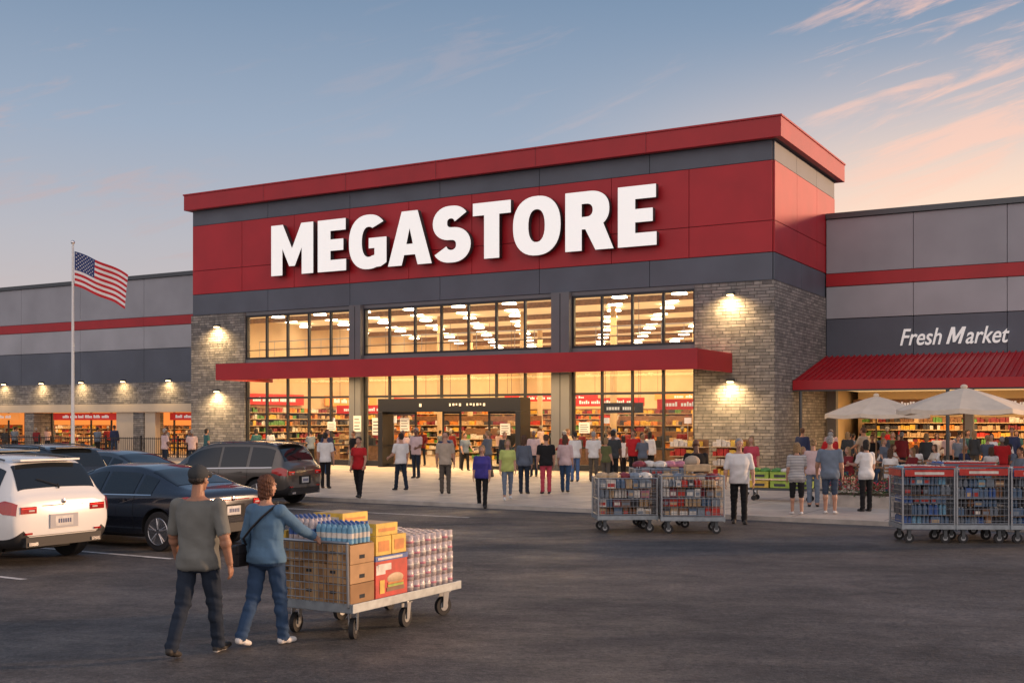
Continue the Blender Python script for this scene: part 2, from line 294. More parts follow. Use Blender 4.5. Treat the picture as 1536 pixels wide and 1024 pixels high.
# interior
b=B(); b.box(XL+.31,-.31,.36,34,.0,.106,'floor_tile'); b.obj('store_floor',store)
b=B(); b.box(XL+.31,-.31,.31,34,7.72,7.85,'ceiling_glow'); b.obj('store_ceiling',store)
b=B(); b.box(XL+.31,-.31,34,34.2,0,7.8,'cream_wall'); b.box(XL+.302,XL+.42,.36,34,0,7.7,'cream_wall'); b.box(-.42,-.302,.36,34,0,7.7,'cream_wall'); b.obj('interior_walls',store)
b=B()
for i in range(11):
    for j in range(12):
        x=-29.3+i*2.75+(1.3 if j%2 else 0); y=1.8+j*2.7
        if x<-.8: b.cyl((x,y,7.60),(x,y,7.52),.30,.34,'lamp_disc',14); b.cyl((x,y,7.72),(x,y,7.60),.02,.02,'metal_dark',5)
b.obj('ceiling_lights',store)
b=B()
for j in range(6): b.box(XL+.45,-.45,3.2+j*5.4,3.34+j*5.4,7.45,7.70,'wood')
for x in (-25,-20,-15,-10,-5): b.cyl((x,7,.1),(x,7,7.7),.16,.16,'cream_wall',10); b.cyl((x,18,.1),(x,18,7.7),.16,.16,'cream_wall',10)
for x in range(-27,-3): b.cyl((x,.9,5.4),(x,.9,6.2),.015,.015,'metal',6)
b.box(-27,-3.2,.88,.92,6.2,6.24,'metal'); b.box(-27,-3.2,.88,.92,5.85,5.87,'metal'); b.box(-27,-3.2,.6,1.6,5.1,5.3,'cream_wall')
b.obj('interior_structure',store)
def shelf(b,x0,x1,y,h,dep=.5,lv=.42,rnd=R,keys=GK):
    b.box(x0,x1,y+dep,y+dep+.04,.1,h,'g_brown')
    z=.16
    while z<h-.2:
        b.box(x0,x1,y,y+dep,z-.04,z,'g_tan'); x=x0+.02; k=rnd.choice(keys); c=0
        while x<x1-.3:
            if c<=0: k=rnd.choice(keys); c=rnd.randint(1,4)
            w=rnd.uniform(.10,.26); hh=rnd.uniform(.5,.9)*(lv-.05)
            if rnd.random()<.9: b.box(x,x+w-.02,y+.03+rnd.uniform(0,.08),y+dep-.03,z+.002,z+hh,k)
            x+=w; c-=1
        z+=lv
WK=['g_red','g_orange','g_yellow','g_tan','g_tan','g_orange','g_maroon','g_brown','g_brown','g_dark','g_white','g_green']
b=B()
for x0,x1,y,h in ((-26,-22,6,1.6),(-20,-17,9,1.8),(-15.5,-11,15,2.2),(-9,-5,7,1.7),(-27,-18,14,2.5),(-15,-4,18,2.5),(-28,-3,25,3.0)): shelf(b,x0,x1,y,h,keys=WK,lv=.36)
q=B(); shelf(q,2,30,0,2.9,keys=WK,lv=.36); b.merge(q,Matrix.Translation((XL+1.05,0,0))@Matrix.Rotation(rad(90),4,'Z'))
b.obj('product_shelves',store)
b=B()
for k in range(6):
    x=-26+k*3.9
    if -18.5<x<-10.5: continue
    b.box(x,x+1.9,3.2,3.75,.1,.95,'wood'); b.box(x-.02,x+1.92,3.15,3.8,.952,1.0,'g_dark'); b.box(x+.2,x+.5,3.3,3.5,1.0,1.35,'c_charcoal'); b.cyl((x+1.7,3.4,1.0),(x+1.7,3.4,2.1),.02,.02,'metal',6); b.box(x+1.55,x+1.85,3.36,3.44,2.1,2.35,'sign_white')
b.obj('checkout_counters',store)
def signrow(b,x0,x1,y,z,m,h=.45,t='sign_white'):
    b.box(x0,x1,y,y+.1,z,z+h,m); x=x0+(x1-x0)*.15; i=0
    while x<x1-(x1-x0)*.15:
        w=R.uniform(.06,.12); hh=h*R.choice((.30,.30,.42))
        if i%6!=5: b.box(x,x+w,y-.02,y-.003,z+h*.3,z+h*.3+hh,t)
        x+=w+.035; i+=1
b=B()
for x0,x1,y,z,m in ((-26.5,-23,6.5,2.6,'sign_red'),(-22.5,-20.5,9,2.8,'sign_dark'),(-8.4,-6.4,2.2,2.55,'sign_dark'),(-5.9,-3.6,2.6,2.7,'sign_red'),(-15.5,-11,13,3.0,'sign_red'),(-19.6,-17.8,11,2.9,'glow_orange'),(-26,-19,24,3.5,'sign_red'),(-15,-6,24,3.5,'glow_orange')):
    signrow(b,x0,x1,y,z,m)
    b.cyl((x0+.2,y+.05,z+.45),(x0+.2,y+.05,7.6),.012,.012,'metal_dark',5); b.cyl((x1-.2,y+.05,z+.45),(x1-.2,y+.05,7.6),.012,.012,'metal_dark',5)
q=B(); 
for x0 in (3,10,17,24): signrow(q,x0,x0+5,0,3.1,'sign_red' if x0 in(3,17) else 'glow_orange',.6)
b.merge(q,Matrix.Translation((XL+.62,0,0))@Matrix.Rotation(rad(90),4,'Z'))
b.obj('hanging_signs',store)
# wings
WY=7.5
b=B(); b.box(-78,XL-.1,WY+.3,WY+.6,3.1,11.1,'joint_dark'); b.box(.1,26,WY+.3,WY+.6,3.6,11.1,'joint_dark')
b.box(-78,XL-.1,WY+.61,45,10.9,11.1,'roof_dark'); b.box(.1,26,WY+.61,45,10.9,11.1,'roof_dark'); b.box(XL-.09,.09,YB+.4,45,10.9,11.1,'roof_dark')
b.box(25.7,26,WY+.61,45,0,10.89,'grey_panel'); b.box(-78,26,45.01,45.3,0,11.1,'grey_panel'); b.box(-78,-77.7,WY+.61,45,0,10.89,'grey_panel')
b.obj('wing_shell',store)
for x0,x1,n in ((-78,XL-.1,8),(.1,26,7)):
    b=B()
    panels(b,x0,x1,8.70,11.1,n,1,'grey_panel',y=WY+.3,t=.3); panels(b,x0,x1,6.7,8.12,n,1,'light_grey_panel',y=WY+.3,t=.3); 
    panels(b,x0,x1,8.13,8.69,n//2,1,'red_trim',y=WY+.3,t=.33,g=.004)
    panels(b,x0,x1,4.55 if x0<-50 else 4.9,6.69,n,1,'slate_panel',y=WY+.3,t=.3)
    b.box(x0,x1,WY-.1,WY+.6,11.11,11.35,'metal_dark')
    b.obj('wing_wall_panels',store,bevel=.004)
b=B(); b.box(-78,XL-.1,WY-1.4,WY+.29,3.25,4.54,'ledge_stone'); 
for x in (-30.9-.0,-41.6,-51.8,-61.5,-71): b.box(x-.45,x+.45,WY-1.35,WY+.25,0,2.72,'ledge_stone')
b.obj('shop_stonework',store)
b=B(); b.box(-78,XL-.1,WY-1.45,WY+.28,2.74,3.24,'shop_stucco'); b.box(-43.6,-42.07,WY-1.3,WY-.9,.1,2.73,'shop_stucco'); b.box(-41.1,-40.2,WY-1.3,WY-.9,.1,2.73,'shop_stucco')
b.box(-78,XL-.1,14.5,14.7,0,3.24,'glow_orange'); b.box(-78,XL-.1,WY-1,14.5,.02,.11,'floor_tile'); b.box(-78,XL-.1,WY+.3,14.5,3.0,3.09,'ceiling_glow'); b.obj('shop_interiors',store)  # back wall is no sign: its orange emission stands in for shop lighting
b=B()
for x0,x1 in ((-40,-31.4),(-51.3,-43.7),(-61,-52.3),(-70.5,-62)):
    shelf(b,x0,x1,12.8,1.9,keys=WK,lv=.3); shelf(b,x0+1,x1-1.5,9.8,1.2,keys=WK,lv=.3)
b.obj('shop_shelves',store)
b=B()
for x0,x1,m in ((-39.8,-36.5,'sign_red'),(-50.5,-44.2,'sign_red'),(-60,-54,'glow_orange')): signrow(b,x0,x1,7.0,2.25,m)
for x0,x1,n in ((-40,-31.4,5),(-51.3,-43.7,4),(-61,-52.3,5)):
    for i in range(n+1): x=x0+(x1-x0)*i/n; b.box(x-.04,x+.04,7.5,7.6,.1,2.73,'frame_dark')
b.obj('shop_signs',store)
def light(kind,name,loc,e,col,parent=None,size=.1,sy=None,rot=(0,0,0),blend=.6,angle=90):
    d=bpy.data.lights.new(name,kind); d.energy=e; d.color=col; o=bpy.data.objects.new(name,d); sc.collection.objects.link(o); o.location=loc; o.rotation_euler=rot; o.parent=parent
    if kind=='AREA': d.shape='RECTANGLE'; d.size=size; d.size_y=sy or size
    elif kind=='SPOT': d.spot_size=rad(angle); d.spot_blend=blend; d.shadow_soft_size=size
    else: d.shadow_soft_size=size
    return o
WC=(1,.66,.32)
for x in (-22.5,-8):
    for y in (6,18,29): light('AREA','store_ceiling_light',(x,y,7.2),1150,WC,store,12,7)
for x in (-36,-47.5,-57): light('AREA','shop_light',(x,10,2.95),340,(1,.58,.26),store,6,3)
for x in (5,13,21): light('AREA','market_light',(x,9.5,3.5),400,(1,.64,.30),store,6,3)
light('AREA','awning_light',(10,4.6,3.6),320,WC,store,18,1.5)
light('AREA','canopy_light',(-14,-2,4.2),1300,WC,store,22,2)
def sconce(x,z,e=55,y=-.09):
    b=B(); b.box(x-.16,x+.16,y-.16,y-.002,z,z+.12,'metal_dark'); b.box(x-.14,x+.14,y-.26,y-.15,z+.03,z+.10,'metal_dark'); b.box(x-.11,x+.11,y-.20,y-.03,z-.03,z-.002,'lamp_warm'); b.obj('wall_lamp',store)
    light('SPOT','wall_lamp_light',(x,y-.48,z-.05),e,(1,.66,.30),store,.06,rot=(rad(20),0,0),angle=155,blend=1)
sconce(-1.65,7.15,480); sconce(-1.65,3.75,420); sconce(-28.9,7.0,480); sconce(-28.9,3.7,420)
for x in (-38.9,-42.8,-46.6,-50.4,-54.2): sconce(x,4.62,170,WY-1.4+.0)
b=B(); b.box(.1,26,13.5,13.7,0,3.7,'cream_wall'); b.box(.1,26,WY,13.5,.02,.108,'floor_tile'); b.box(.1,26,WY-.1,13.5,3.62,3.75,'ceiling_glow')
for x in (.35,6,12,18,24): b.box(x-.2,x+.2,WY-.1,WY+.3,0,3.6,'column_grey')
b.box(.1,26,WY-.1,WY+.29,3.76,4.88,'column_grey')
b.obj('market_hall',store)
b=B(); shelf(b,.6,25,12,2.4,keys=WK,lv=.33); shelf(b,1,5,8.5,1.3,keys=['g_green','g_orange','g_red','g_yellow','g_brown']); shelf(b,7,11.5,8.5,1.4,keys=['g_green','g_orange','g_brown','g_yellow','g_tan']); shelf(b,13,17.5,8.5,1.4,keys=['g_green','g_orange','g_red','g_yellow','g_tan'])
b.obj('market_shelves',store)
b=B()
for x0,x1 in ((1.2,4.6),(6.6,11),(12.8,17)): signrow(b,x0,x1,7.9,2.75,'wood',.4)
b.obj('market_signs',store)
b=B(); y0,z0,y1,z1=WY-.12,5.02,2.3,3.78
b.add([(.12,y0,z0),(26,y0,z0),(26,y1,z1),(.12,y1,z1),(.12,y0,z0-.06),(26,y0,z0-.06),(26,y1,z1-.06),(.12,y1,z1-.06)],[(0,1,2,3),(7,6,5,4),(0,3,7,4),(1,5,6,2),(3,2,6,7),(0,4,5,1)],'red_trim')
x=.15
while x<26:
    b.add([(x,y0,z0+.002),(x+.05,y0,z0+.002),(x+.05,y1,z1+.002),(x,y1,z1+.002),(x,y0,z0+.07),(x+.05,y0,z0+.07),(x+.05,y1,z1+.07),(x,y1,z1+.07)],[(3,2,1,0),(4,5,6,7),(0,1,5,4),(1,2,6,5),(2,3,7,6),(3,0,4,7)],'red_trim'); x+=.24
b.box(.12,26,y1-.06,y1-.003,3.46,3.84,'red_trim'); b.obj('market_awning',store)
b=B(); b.box(.12,26,y1+.0,y1+.2,3.40,3.52,'metal_dark')
for x in (.4,6,12,18,25): b.cyl((x,y1+.1,.1),(x,y1+.1,3.4),.07,.07,'metal_dark',8)
for x in (2,4.6,7.2,9.8,12.4,15,18,21): b.cyl((x,3.4,3.62),(x,3.4,3.5),.18,.18,'lamp_warm',12); b.cyl((x,3.4,4.0),(x,3.4,3.62),.02,.02,'metal_dark',5)
b.obj('awning_frame',store)
# ------------------------------------------------------------------ letters
def arc(cx,cy,rx,ry,a0,a1,n=20,p=2.3):
    out=[]
    for i in range(n+1):
        a=rad(a0+(a1-a0)*i/n); c=math.cos(a); s=math.sin(a)
        out.append((cx+rx*math.copysign(abs(c)**(2/p),c),cy+ry*math.copysign(abs(s)**(2/p),s)))
    return out
def glyph(ch):
    if ch=='M': return .96,[[(0,0),(0,1),(.27,1),(.48,.52),(.69,1),(.96,1),(.96,0),(.70,0),(.70,.52),(.545,.17),(.415,.17),(.26,.52),(.26,0)]]
    if ch=='E': return .62,[[(0,0),(0,1),(.61,1),(.61,.78),(.28,.78),(.28,.615),(.56,.615),(.56,.395),(.28,.395),(.28,.22),(.62,.22),(.62,0)]]
    if ch=='T': return .70,[[(.21,0),(.21,.775),(0,.775),(0,1),(.70,1),(.70,.775),(.49,.775),(.49,0)]]
    if ch=='A': return .88,[[(0,0),(.28,1),(.60,1),(.88,0),(.60,0),(.55,.19),(.33,.19),(.28,0)],[(.375,.39),(.505,.39),(.44,.68)]]
    if ch=='O': return .84,[arc(.42,.5,.42,.515,0,351,40),arc(.42,.5,.145,.285,0,345,24)]
    if ch=='R': return .81,[[(0,0),(0,1),(.38,1)]+arc(.40,.685,.34,.315,85,-48,16)+[(.81,0),(.51,0),(.34,.36),(.28,.36),(.28,0)],[(.28,.79),(.36,.79)]+arc(.36,.68,.105,.11,80,-80,8)+[(.36,.57),(.28,.57)]]
    if ch=='G': return .79,[arc(.41,.5,.41,.515,42,292,34)+[(.67,.02),(.79,.09),(.79,.57),(.42,.57),(.42,.375),(.54,.375),(.54,.245)]+arc(.42,.5,.145,.285,292,62,24)]
    if ch=='S':
        P=arc(.34,.7,.21,.195,28,270,24,2.15)+arc(.35,.3,.23,.205,90,-155,24,2.15)[1:]
        a=[];c=[]
        for i,p in enumerate(P):
            q0=P[max(0,i-1)];q1=P[min(len(P)-1,i+1)]; tx=q1[0]-q0[0];ty=q1[1]-q0[1]; L=math.hypot(tx,ty); nx,ny=-ty/L,tx/L; w=.112+.028*abs(nx)
            a.append((p[0]+nx*w,p[1]+ny*w)); c.append((p[0]-nx*w,p[1]-ny*w))
        return .71,[a+c[::-1]]
sign=empty('megastore_sign',(0,0,0),0,store)
word='MEGASTORE'; gp={0:.10,1:.06,2:.03,3:.03,4:.05,5:.04,6:.08,7:.07}; tot=sum(glyph(c)[0] for c in word)+sum(gp.values()); Hh=2.46; sx=20.35/tot; x=-24.98
for ci,ch in enumerate(word):
    w,sp=glyph(ch); cu=bpy.data.curves.new('c','CURVE'); cu.dimensions='2D'; cu.fill_mode='BOTH'; cu.extrude=.13
    for s_ in sp:
        q=cu.splines.new('POLY'); q.points.add(len(s_)-1); q.use_cyclic_u=True
        for i,p in enumerate(s_): q.points[i].co=(p[0]*sx,p[1]*Hh,0,1)
    t=bpy.data.objects.new('c',cu); sc.collection.objects.link(t); bpy.context.view_layer.update()
    me=bpy.data.meshes.new_from_object(t.evaluated_get(bpy.context.evaluated_depsgraph_get())); bpy.data.objects.remove(t)
    me.materials.clear(); me.materials.append(MAT['letter_white']); me.materials.append(MAT['letter_side'])
    for p in me.polygons: p.material_index=0 if p.normal.z>.5 else 1
    o=bpy.data.objects.new('letter_'+ch.lower(),me); sc.collection.objects.link(o); o.rotation_euler=(rad(90),0,0); o.location=(x,-.36,9.30); o.parent=sign
    x+=(w+gp.get(ci,0))*sx
# "Fresh Market": two sheared text runs and a modelled capital M between them
def run(body,name):
    c=bpy.data.curves.new(name,'FONT'); c.body=body; c.size=1.0; c.extrude=.03; c.shear=.3; c.offset=.009; c.materials.append(MAT['sign_white'])
    q=bpy.data.objects.new(name,c); sc.collection.objects.link(q); bpy.context.view_layer.update(); return q,q.dimensions.x
r1,w1=run('Fresh','lettering_first_word'); r2,w2=run('arket','lettering_second_word')
hM=.70; mw=.58; sxt=(4.42-.36-mw-.10)/(w1+w2); xs0=3.22; zt=5.44
for q,xx in ((r1,xs0),(r2,xs0+w1*sxt+.36+mw+.02)): q.parent=store; q.rotation_euler=(rad(90),0,0); q.scale=(sxt,1,1); q.location=(xx,WY-.06,zt)
mx0=xs0+w1*sxt+.22
Mp=[(0,0),(0,1),(.25,1),(.5,.40),(.75,1),(1,1),(1,0),(.81,0),(.81,.68),(.58,.10),(.42,.10),(.19,.68),(.19,0)]; nM=len(Mp)
b=B(); b.add([(mx0+p[0]*mw+p[1]*hM*.3,WY-.09,zt+p[1]*hM) for p in Mp]+[(mx0+p[0]*mw+p[1]*hM*.3,WY-.03,zt+p[1]*hM) for p in Mp],[(0,1,2,11,12),(2,3,10,11),(3,9,10),(3,4,8,9),(4,5,6,7,8)]+[(i,(i+1)%nM,(i+1)%nM+nM,i+nM) for i in range(nM)],'sign_white'); b.obj('lettering_capital_m',store,flip=False)
# ------------------------------------------------------------------ fence
b=B(); 
b.box(-75,-31,3.98,4.02,1.15,1.2,'black_trim'); b.box(-75,-31,3.98,4.02,.25,.3,'black_trim')
x=-75
while x<-31: b.box(x-.01,x+.01,3.99,4.01,.1,1.25,'black_trim'); x+=.16
for x in range(-75,-30,3): b.box(x-.04,x+.04,3.96,4.04,.1,1.35,'black_trim')
b.obj('metal_fence',loc=ORG,rz=RZ)
# ------------------------------------------------------------------ flag
px,py=-21.1,55.0
b=B(); b.cyl((0,0,0),(0,0,10.6),.09,.05,'pole_white',14); b.ell((0,0,10.68),(.1,.1,.1),'chrome'); b.cyl((0,0,0),(0,0,.15),.25,.2,'metal',16); b.obj('flagpole',loc=(px,py,0.1),smooth=False)
def FP(u,v):
    x=.08+u*2.60-.10*u*math.sin(u*3); wv=.20*math.sin(u*9.5+v*1.6)*u**.5; z=10.25-v*1.66-1.10*u**1.15+.06*math.sin(u*9+1)*u; return Vector((x-.10*v*u,wv,z))
b=B(); nu,nv=52,26
vs=[FP(i/nu,j/nv) for i in range(nu+1) for j in range(nv+1)]; fs=[];ms=[]
for i in range(nu):
    for j in range(nv):
        a=i*(nv+1)+j; fs.append((a,a+1,a+nv+2,a+nv+1)); ms.append('flag_blue' if i<nu*.4 and j<14 else ('flag_red' if (j//2)%2==0 else 'flag_white'))
b.add(vs,fs,ms)
for r in range(9):
    for c in range(6 if r%2==0 else 5):
        u=.4*( (c*2+1+(r%2))/12 ); v=(14/26)*((r+1)/10)
        for sd in (-.012,.012):
            ctr=FP(u,v); du=(FP(u+.01,v)-ctr).normalized(); dv=(FP(u,v+.01)-ctr).normalized(); n=du.cross(dv)
            pts=[ctr+n*sd+(du*math.cos(rad(90+36*k))-dv*math.sin(rad(90+36*k)))*(.042 if k%2==0 else .018) for k in range(10)]; b.add(pts,[tuple(range(10))],'flag_white')
b.obj('american_flag',loc=(px,py,.1),smooth=True,flip=False)
# ------------------------------------------------------------------ CARS
def herm(xs,ys,x):
    n=len(xs)
    if x<=xs[0]: return ys[0]
    if x>=xs[-1]: return ys[-1]
    i=0
    while xs[i+1]<x: i+=1
    h=xs[i+1]-xs[i]; t=(x-xs[i])/h
    def sl(k):
        if k==0: return (ys[1]-ys[0])/(xs[1]-xs[0])
        if k==n-1: return (ys[-1]-ys[-2])/(xs[-1]-xs[-2])
        a=(ys[k]-ys[k-1])/(xs[k]-xs[k-1]); c=(ys[k+1]-ys[k])/(xs[k+1]-xs[k])
        return 0 if a*c<=0 else 2*a*c/(a+c)
    m0,m1=sl(i)*h,sl(i+1)*h
    return (2*t**3-3*t*t+1)*ys[i]+(t**3-2*t*t+t)*m0+(-2*t**3+3*t*t)*ys[i+1]+(t**3-t*t)*m1
SUV=[(0,.44,.66,.92,1.00,.70,.78,.74,.60,.03),(.03,.36,.66,.97,1.06,.80,.87,.84,.70,.04),(.12,.30,.66,1.00,1.14,.86,.925,.895,.74,.05),(.24,.28,.66,1.01,1.36,.88,.935,.905,.72,.06),(.42,.27,.66,1.01,1.58,.89,.94,.91,.68,.08),(.7,.26,.66,1.00,1.655,.9,.94,.91,.67,.09),(1.4,.25,.64,.985,1.685,.9,.935,.905,.665,.09),(2.2,.25,.64,.965,1.67,.9,.935,.90,.66,.09),(2.75,.25,.64,.95,1.58,.9,.935,.90,.66,.09),(3.2,.25,.64,.94,1.32,.9,.935,.90,.70,.06),(3.5,.25,.64,.93,1.10,.9,.935,.90,.76,.04),(4.0,.26,.64,.88,1.02,.9,.93,.89,.74,.04),(4.4,.28,.62,.80,.90,.86,.90,.84,.68,.04),(4.6,.32,.58,.70,.76,.74,.78,.74,.58,.03),(4.66,.36,.54,.62,.66,.6,.64,.6,.48,.02)]
SED=[(0,.42,.62,.84,.91,.68,.76,.72,.6,.03),(.03,.34,.62,.90,.98,.80,.86,.83,.68,.03),(.12,.28,.62,.93,1.03,.85,.91,.88,.72,.03),(.5,.24,.62,.95,1.10,.88,.925,.89,.72,.03),(.85,.22,.62,.95,1.22,.89,.93,.89,.68,.05),(1.3,.21,.61,.94,1.38,.89,.93,.885,.62,.08),(1.8,.2,.6,.93,1.455,.89,.93,.88,.60,.09),(2.4,.2,.6,.92,1.46,.89,.93,.88,.60,.09),(2.9,.2,.6,.91,1.36,.89,.93,.88,.62,.08),(3.3,.2,.6,.90,1.17,.89,.93,.88,.68,.05),(3.6,.2,.6,.88,1.02,.89,.93,.88,.74,.04),(4.1,.22,.6,.83,.95,.88,.92,.87,.72,.04),(4.5,.25,.57,.75,.84,.84,.88,.82,.66,.04),(4.72,.3,.53,.64,.69,.7,.74,.7,.56,.03),(4.78,.34,.50,.57,.60,.56,.6,.56,.45,.02)]
CARME={}
def car(name,kind,paint,lx,ly,turn=0):
    T=SUV if kind=='suv' else SED; L=T[-1][0]; xs=[r[0] for r in T]; cols=list(zip(*T))
    def sec(x):
        zb,zm,zt,tp,wb,wm,wt,wr,ed=[herm(xs,cols[k],x) for k in range(1,10)]
        return [(0,zb),(wb*.8,zb),(wb,zb+.10),(wm,zm),(wt,zt),(wr,tp-ed),(wr*.8,tp-ed*.28),(0,tp)]
    def P(x,v,off=0,side=1):
        def ev(x,v):
            S=sec(x); i=min(int(v),6); t=v-i; q=[S[max(0,i-1)],S[i],S[i+1],S[min(7,i+2)]]
            if i+2>7: q[3]=(-S[6][0],S[6][1])
            if i==0: q[0]=(-S[1][0],S[1][1])
            o=[]
            for k in range(2):
                a,b_,c,d=[z[k] for z in q]
                ten=.35
                m0=(c-a)*ten;m1=(d-b_)*ten
                o.append((2*t**3-3*t*t+1)*b_+(t**3-2*t*t+t)*m0+(-2*t**3+3*t*t)*c+(t**3-t*t)*m1)
            return Vector((x,o[0],o[1]))
        p=ev(x,v)
        if off:
            e=.004; a=ev(min(L,x+e),v)-ev(max(0,x-e),v); c=ev(x,min(7,v+.02))-ev(x,max(0,v-.02)); n=a.cross(c)
            if n.length>0:
                n.normalize()
                if n.dot(p-Vector((x,0,.7)))<0: n=-n
                p=p+n*off
        return Vector((p.x,p.y*side,p.z))
    key=(kind,paint)
    if key not in CARME:
        xs2=[]; 
        for i in range(len(xs)-1):
            n=max(2,int((xs[i+1]-xs[i])/.09)); xs2+=[xs[i]+(xs[i+1]-xs[i])*k/n for k in range(n)]
        xs2.append(L); vv=[k/4 for k in range(29)]
        b=B(); ring=[]
        for x in xs2:
            r=[P(x,v) for v in vv]+[P(x,v,side=-1) for v in vv[-2:0:-1]]; ring.append(r)
        n=len(ring[0]); V=[p for r in ring for p in r]; F=[];M=[]
        low=2.35 if kind=='suv' else 1.9
        for i in range(len(ring)-1):
            for j in range(n):
                F.append((i*n+j,i*n+(j+1)%n,(i+1)*n+(j+1)%n,(i+1)*n+j)); jj=j if j<28 else 56-j-1
                M.append('plastic_black' if jj/4<low-.2 else paint)
        F.append(tuple(range(n))); M.append(paint); F.append(tuple(range((len(ring)-1)*n,len(ring)*n))); M.append('plastic_black')
        b.add(V,F,M); body=b.obj('body',smooth=True)
        WR=.36 if kind=='suv' else .34; AX=(.86,L-.92); 
        c=B()
        for ax in AX:
            for s in(-1,1): c.cyl((ax,s*.58,WR+.01),(ax,s*1.2,WR+.01),WR+.055,WR+.055,'seam',32)
        cut=c.obj('cut'); cut.data.materials.clear()
        for m_ in body.data.materials: cut.data.materials.append(m_)
        pi=[m_.name for m_ in body.data.materials].index('plastic_black')
        for p in cut.data.polygons: p.material_index=pi
        bo=body.modifiers.new('b','BOOLEAN'); bo.object=cut; bo.operation='DIFFERENCE'; bo.solver='EXACT'
        bpy.context.view_layer.update(); dg=bpy.context.evaluated_depsgraph_get()
        me=bpy.data.meshes.new_from_object(body.evaluated_get(dg)); bpy.data.objects.remove(cut); bpy.data.objects.remove(body)
        try:
            me.polygons.foreach_set('use_smooth',[True]*len(me.polygons)); me.set_sharp_from_angle(angle=rad(38))
        except Exception: pass
        def patch(b,x0,x1,v0,v1,m,off=.006,nx=10,nv=6,full=False,shape=None):
            for s in ((1,) if full else (1,-1)):
                vs=[];fs=[]
                for i in range(nx+1):
                    for j in range(nv+1):
                        x=x0+(x1-x0)*i/nx; v=v0+(v1-v0)*j/nv
                        if shape: x,v=shape(i/nx,j/nv,x,v)
                        if full: vs.append(P(x,v,off) if v<=7 else P(x,14-v,off,-1))
                        else: vs.append(P(x,v,off,s))
                for i in range(nx):
                    for j in range(nv): a=i*(nv+1)+j; fs.append((a,a+1,a+nv+2,a+nv+1))
                b.add(vs,fs,m)
        g=B()
        if kind=='suv':
            ws=[(.42,1.12,.30),(1.22,2.02,0),(2.10,3.12,0)]; patch(g,.155,.40,5.25,8.75,'car_glass',full=True,nv=20,nx=6); patch(g,2.74,3.42,5.2,8.8,'car_glass',full=True,nv=16)
            for x0,x1,k in ws: patch(g,x0,x1,4.10,4.86,'car_glass')
        else:
            ws=[(1.05,1.42,0),(1.5,2.28,0),(2.36,3.25,0)]; patch(g,.62,1.30,5.2,8.8,'car_glass',full=True,nv=16); patch(g,2.85,3.52,5.2,8.8,'car_glass',full=True,nv=16)
            for x0,x1,k in ws: patch(g,x0,x1,4.10,4.84,'car_glass')
        sm=B()
        for x in ((1.17,2.06,3.12) if kind=='suv' else (1.46,2.32,3.2)): patch(sm,x-.004,x+.004,2.2,4.0,'seam',.002,1,12)
        patch(sm,ws[0][0],ws[-1][1],4.0,4.06,'chrome',.008,20,1)
        for x in ((1.35,2.2) if kind=='suv' else (1.65,2.5)): patch(sm,x,x+.18,3.72,3.80,paint,.03,3,2)
        d=B()
        patch(d,.02,.36,3.45,4.05,'tail_red',.012,8,5,shape=lambda i,j,x,v:(x,v+(.0 if i<.5 else (i-.5)*(.5-j)*.7)))
        patch(d,.34,.40,3.62,3.88,'tail_red',.010,2,2)
        zt=.82 if kind=='suv' else .76
        for s in(-1,1):
            y0,y1=sorted((s*.50,s*.775)); d.box(-.014,.05,y0,y1,zt,zt+.105,'tail_red'); y0,y1=sorted((s*.54,s*.64)); d.box(-.018,-.0145,y0,y1,zt+.03,zt+.055,'tail_white')
            y0,y1=sorted((s*.50,s*.76)); d.box(-.018,-.0142,y0,y1,zt+.072,zt+.084,'tail_lit')
            y0,y1=sorted((s*.50,s*.66)); d.box(-.05,.1,y0,y1,.33,.38,'chrome')
            y0,y1=sorted((s*.58,s*.70)); d.box(-.024,.02,y0,y1,.50,.53,'tail_red')
        d.box(-.012,.02,-.39,.39,zt+.10,zt+.115,'chrome' if kind=='suv' else 'tail_red')
        zp=.60; d.box(-.022,.0,-.165,.165,zp,zp+.155,'paint_white'); d.box(-.020,.0,-.26,.26,zp-.03,zp+.185,'seam' if paint!='car_white' else 'light_grey_panel')
        for k in range(6): d.box(-.026,-.0225,-.125+k*.042,-.098+k*.042,zp+.045,zp+.11,'plate_marks')
        d.box(-.03,.06,-.70,.70,.31,.46,'plastic_black'); d.box(-.012,.0,-.68,.68,.475,.48,'seam')
        d.ell((-.014,0,zt+.16 if kind=='suv' else zt+.12),(.008,.04,.04),'chrome',10,6)
        if kind=='suv':
            for s in(-1,1):
                pts=[P(x,5.35,.045,s) for x in (.55,.75,1.2,1.8,2.4,2.7)]
                for a,c_ in zip(pts,pts[1:]): d.cap(a,c_,.016,.016,'metal_dark',6)
                for x in(.75,1.8,2.6): d.cap(P(x,5.35,0,s),P(x,5.35,.045,s),.014,.014,'metal_dark',6)
            d.box(.30,.50,-.55,.55,1.605,1.635,paint)
            d.cap((.135,0,1.22),(.2,.34,1.33),.009,.007,'seam',6); d.cap((.12,0,1.19),(.14,0,1.24),.018,.014,'seam',6)
        xm=3.05 if kind=='suv' else 3.1
        for s in(-1,1):
            d.ell((xm,s*1.03,1.03 if kind=='suv' else .98),(.06,.11,.075),paint,12,8); d.cap((xm,s*.88,.97),(xm,s*1.0,1.0),.025,.02,'seam',6)
            d.ell((xm-.045,s*1.03,1.03 if kind=='suv' else .98),(.022,.095,.06),'car_glass',12,6)
            y0,y1=sorted((s*.5,s*.76)); d.box(L-.14,L-.03,y0,y1,.66 if kind=='suv' else .60,.74 if kind=='suv' else .67,'tail_white')
        w=B()
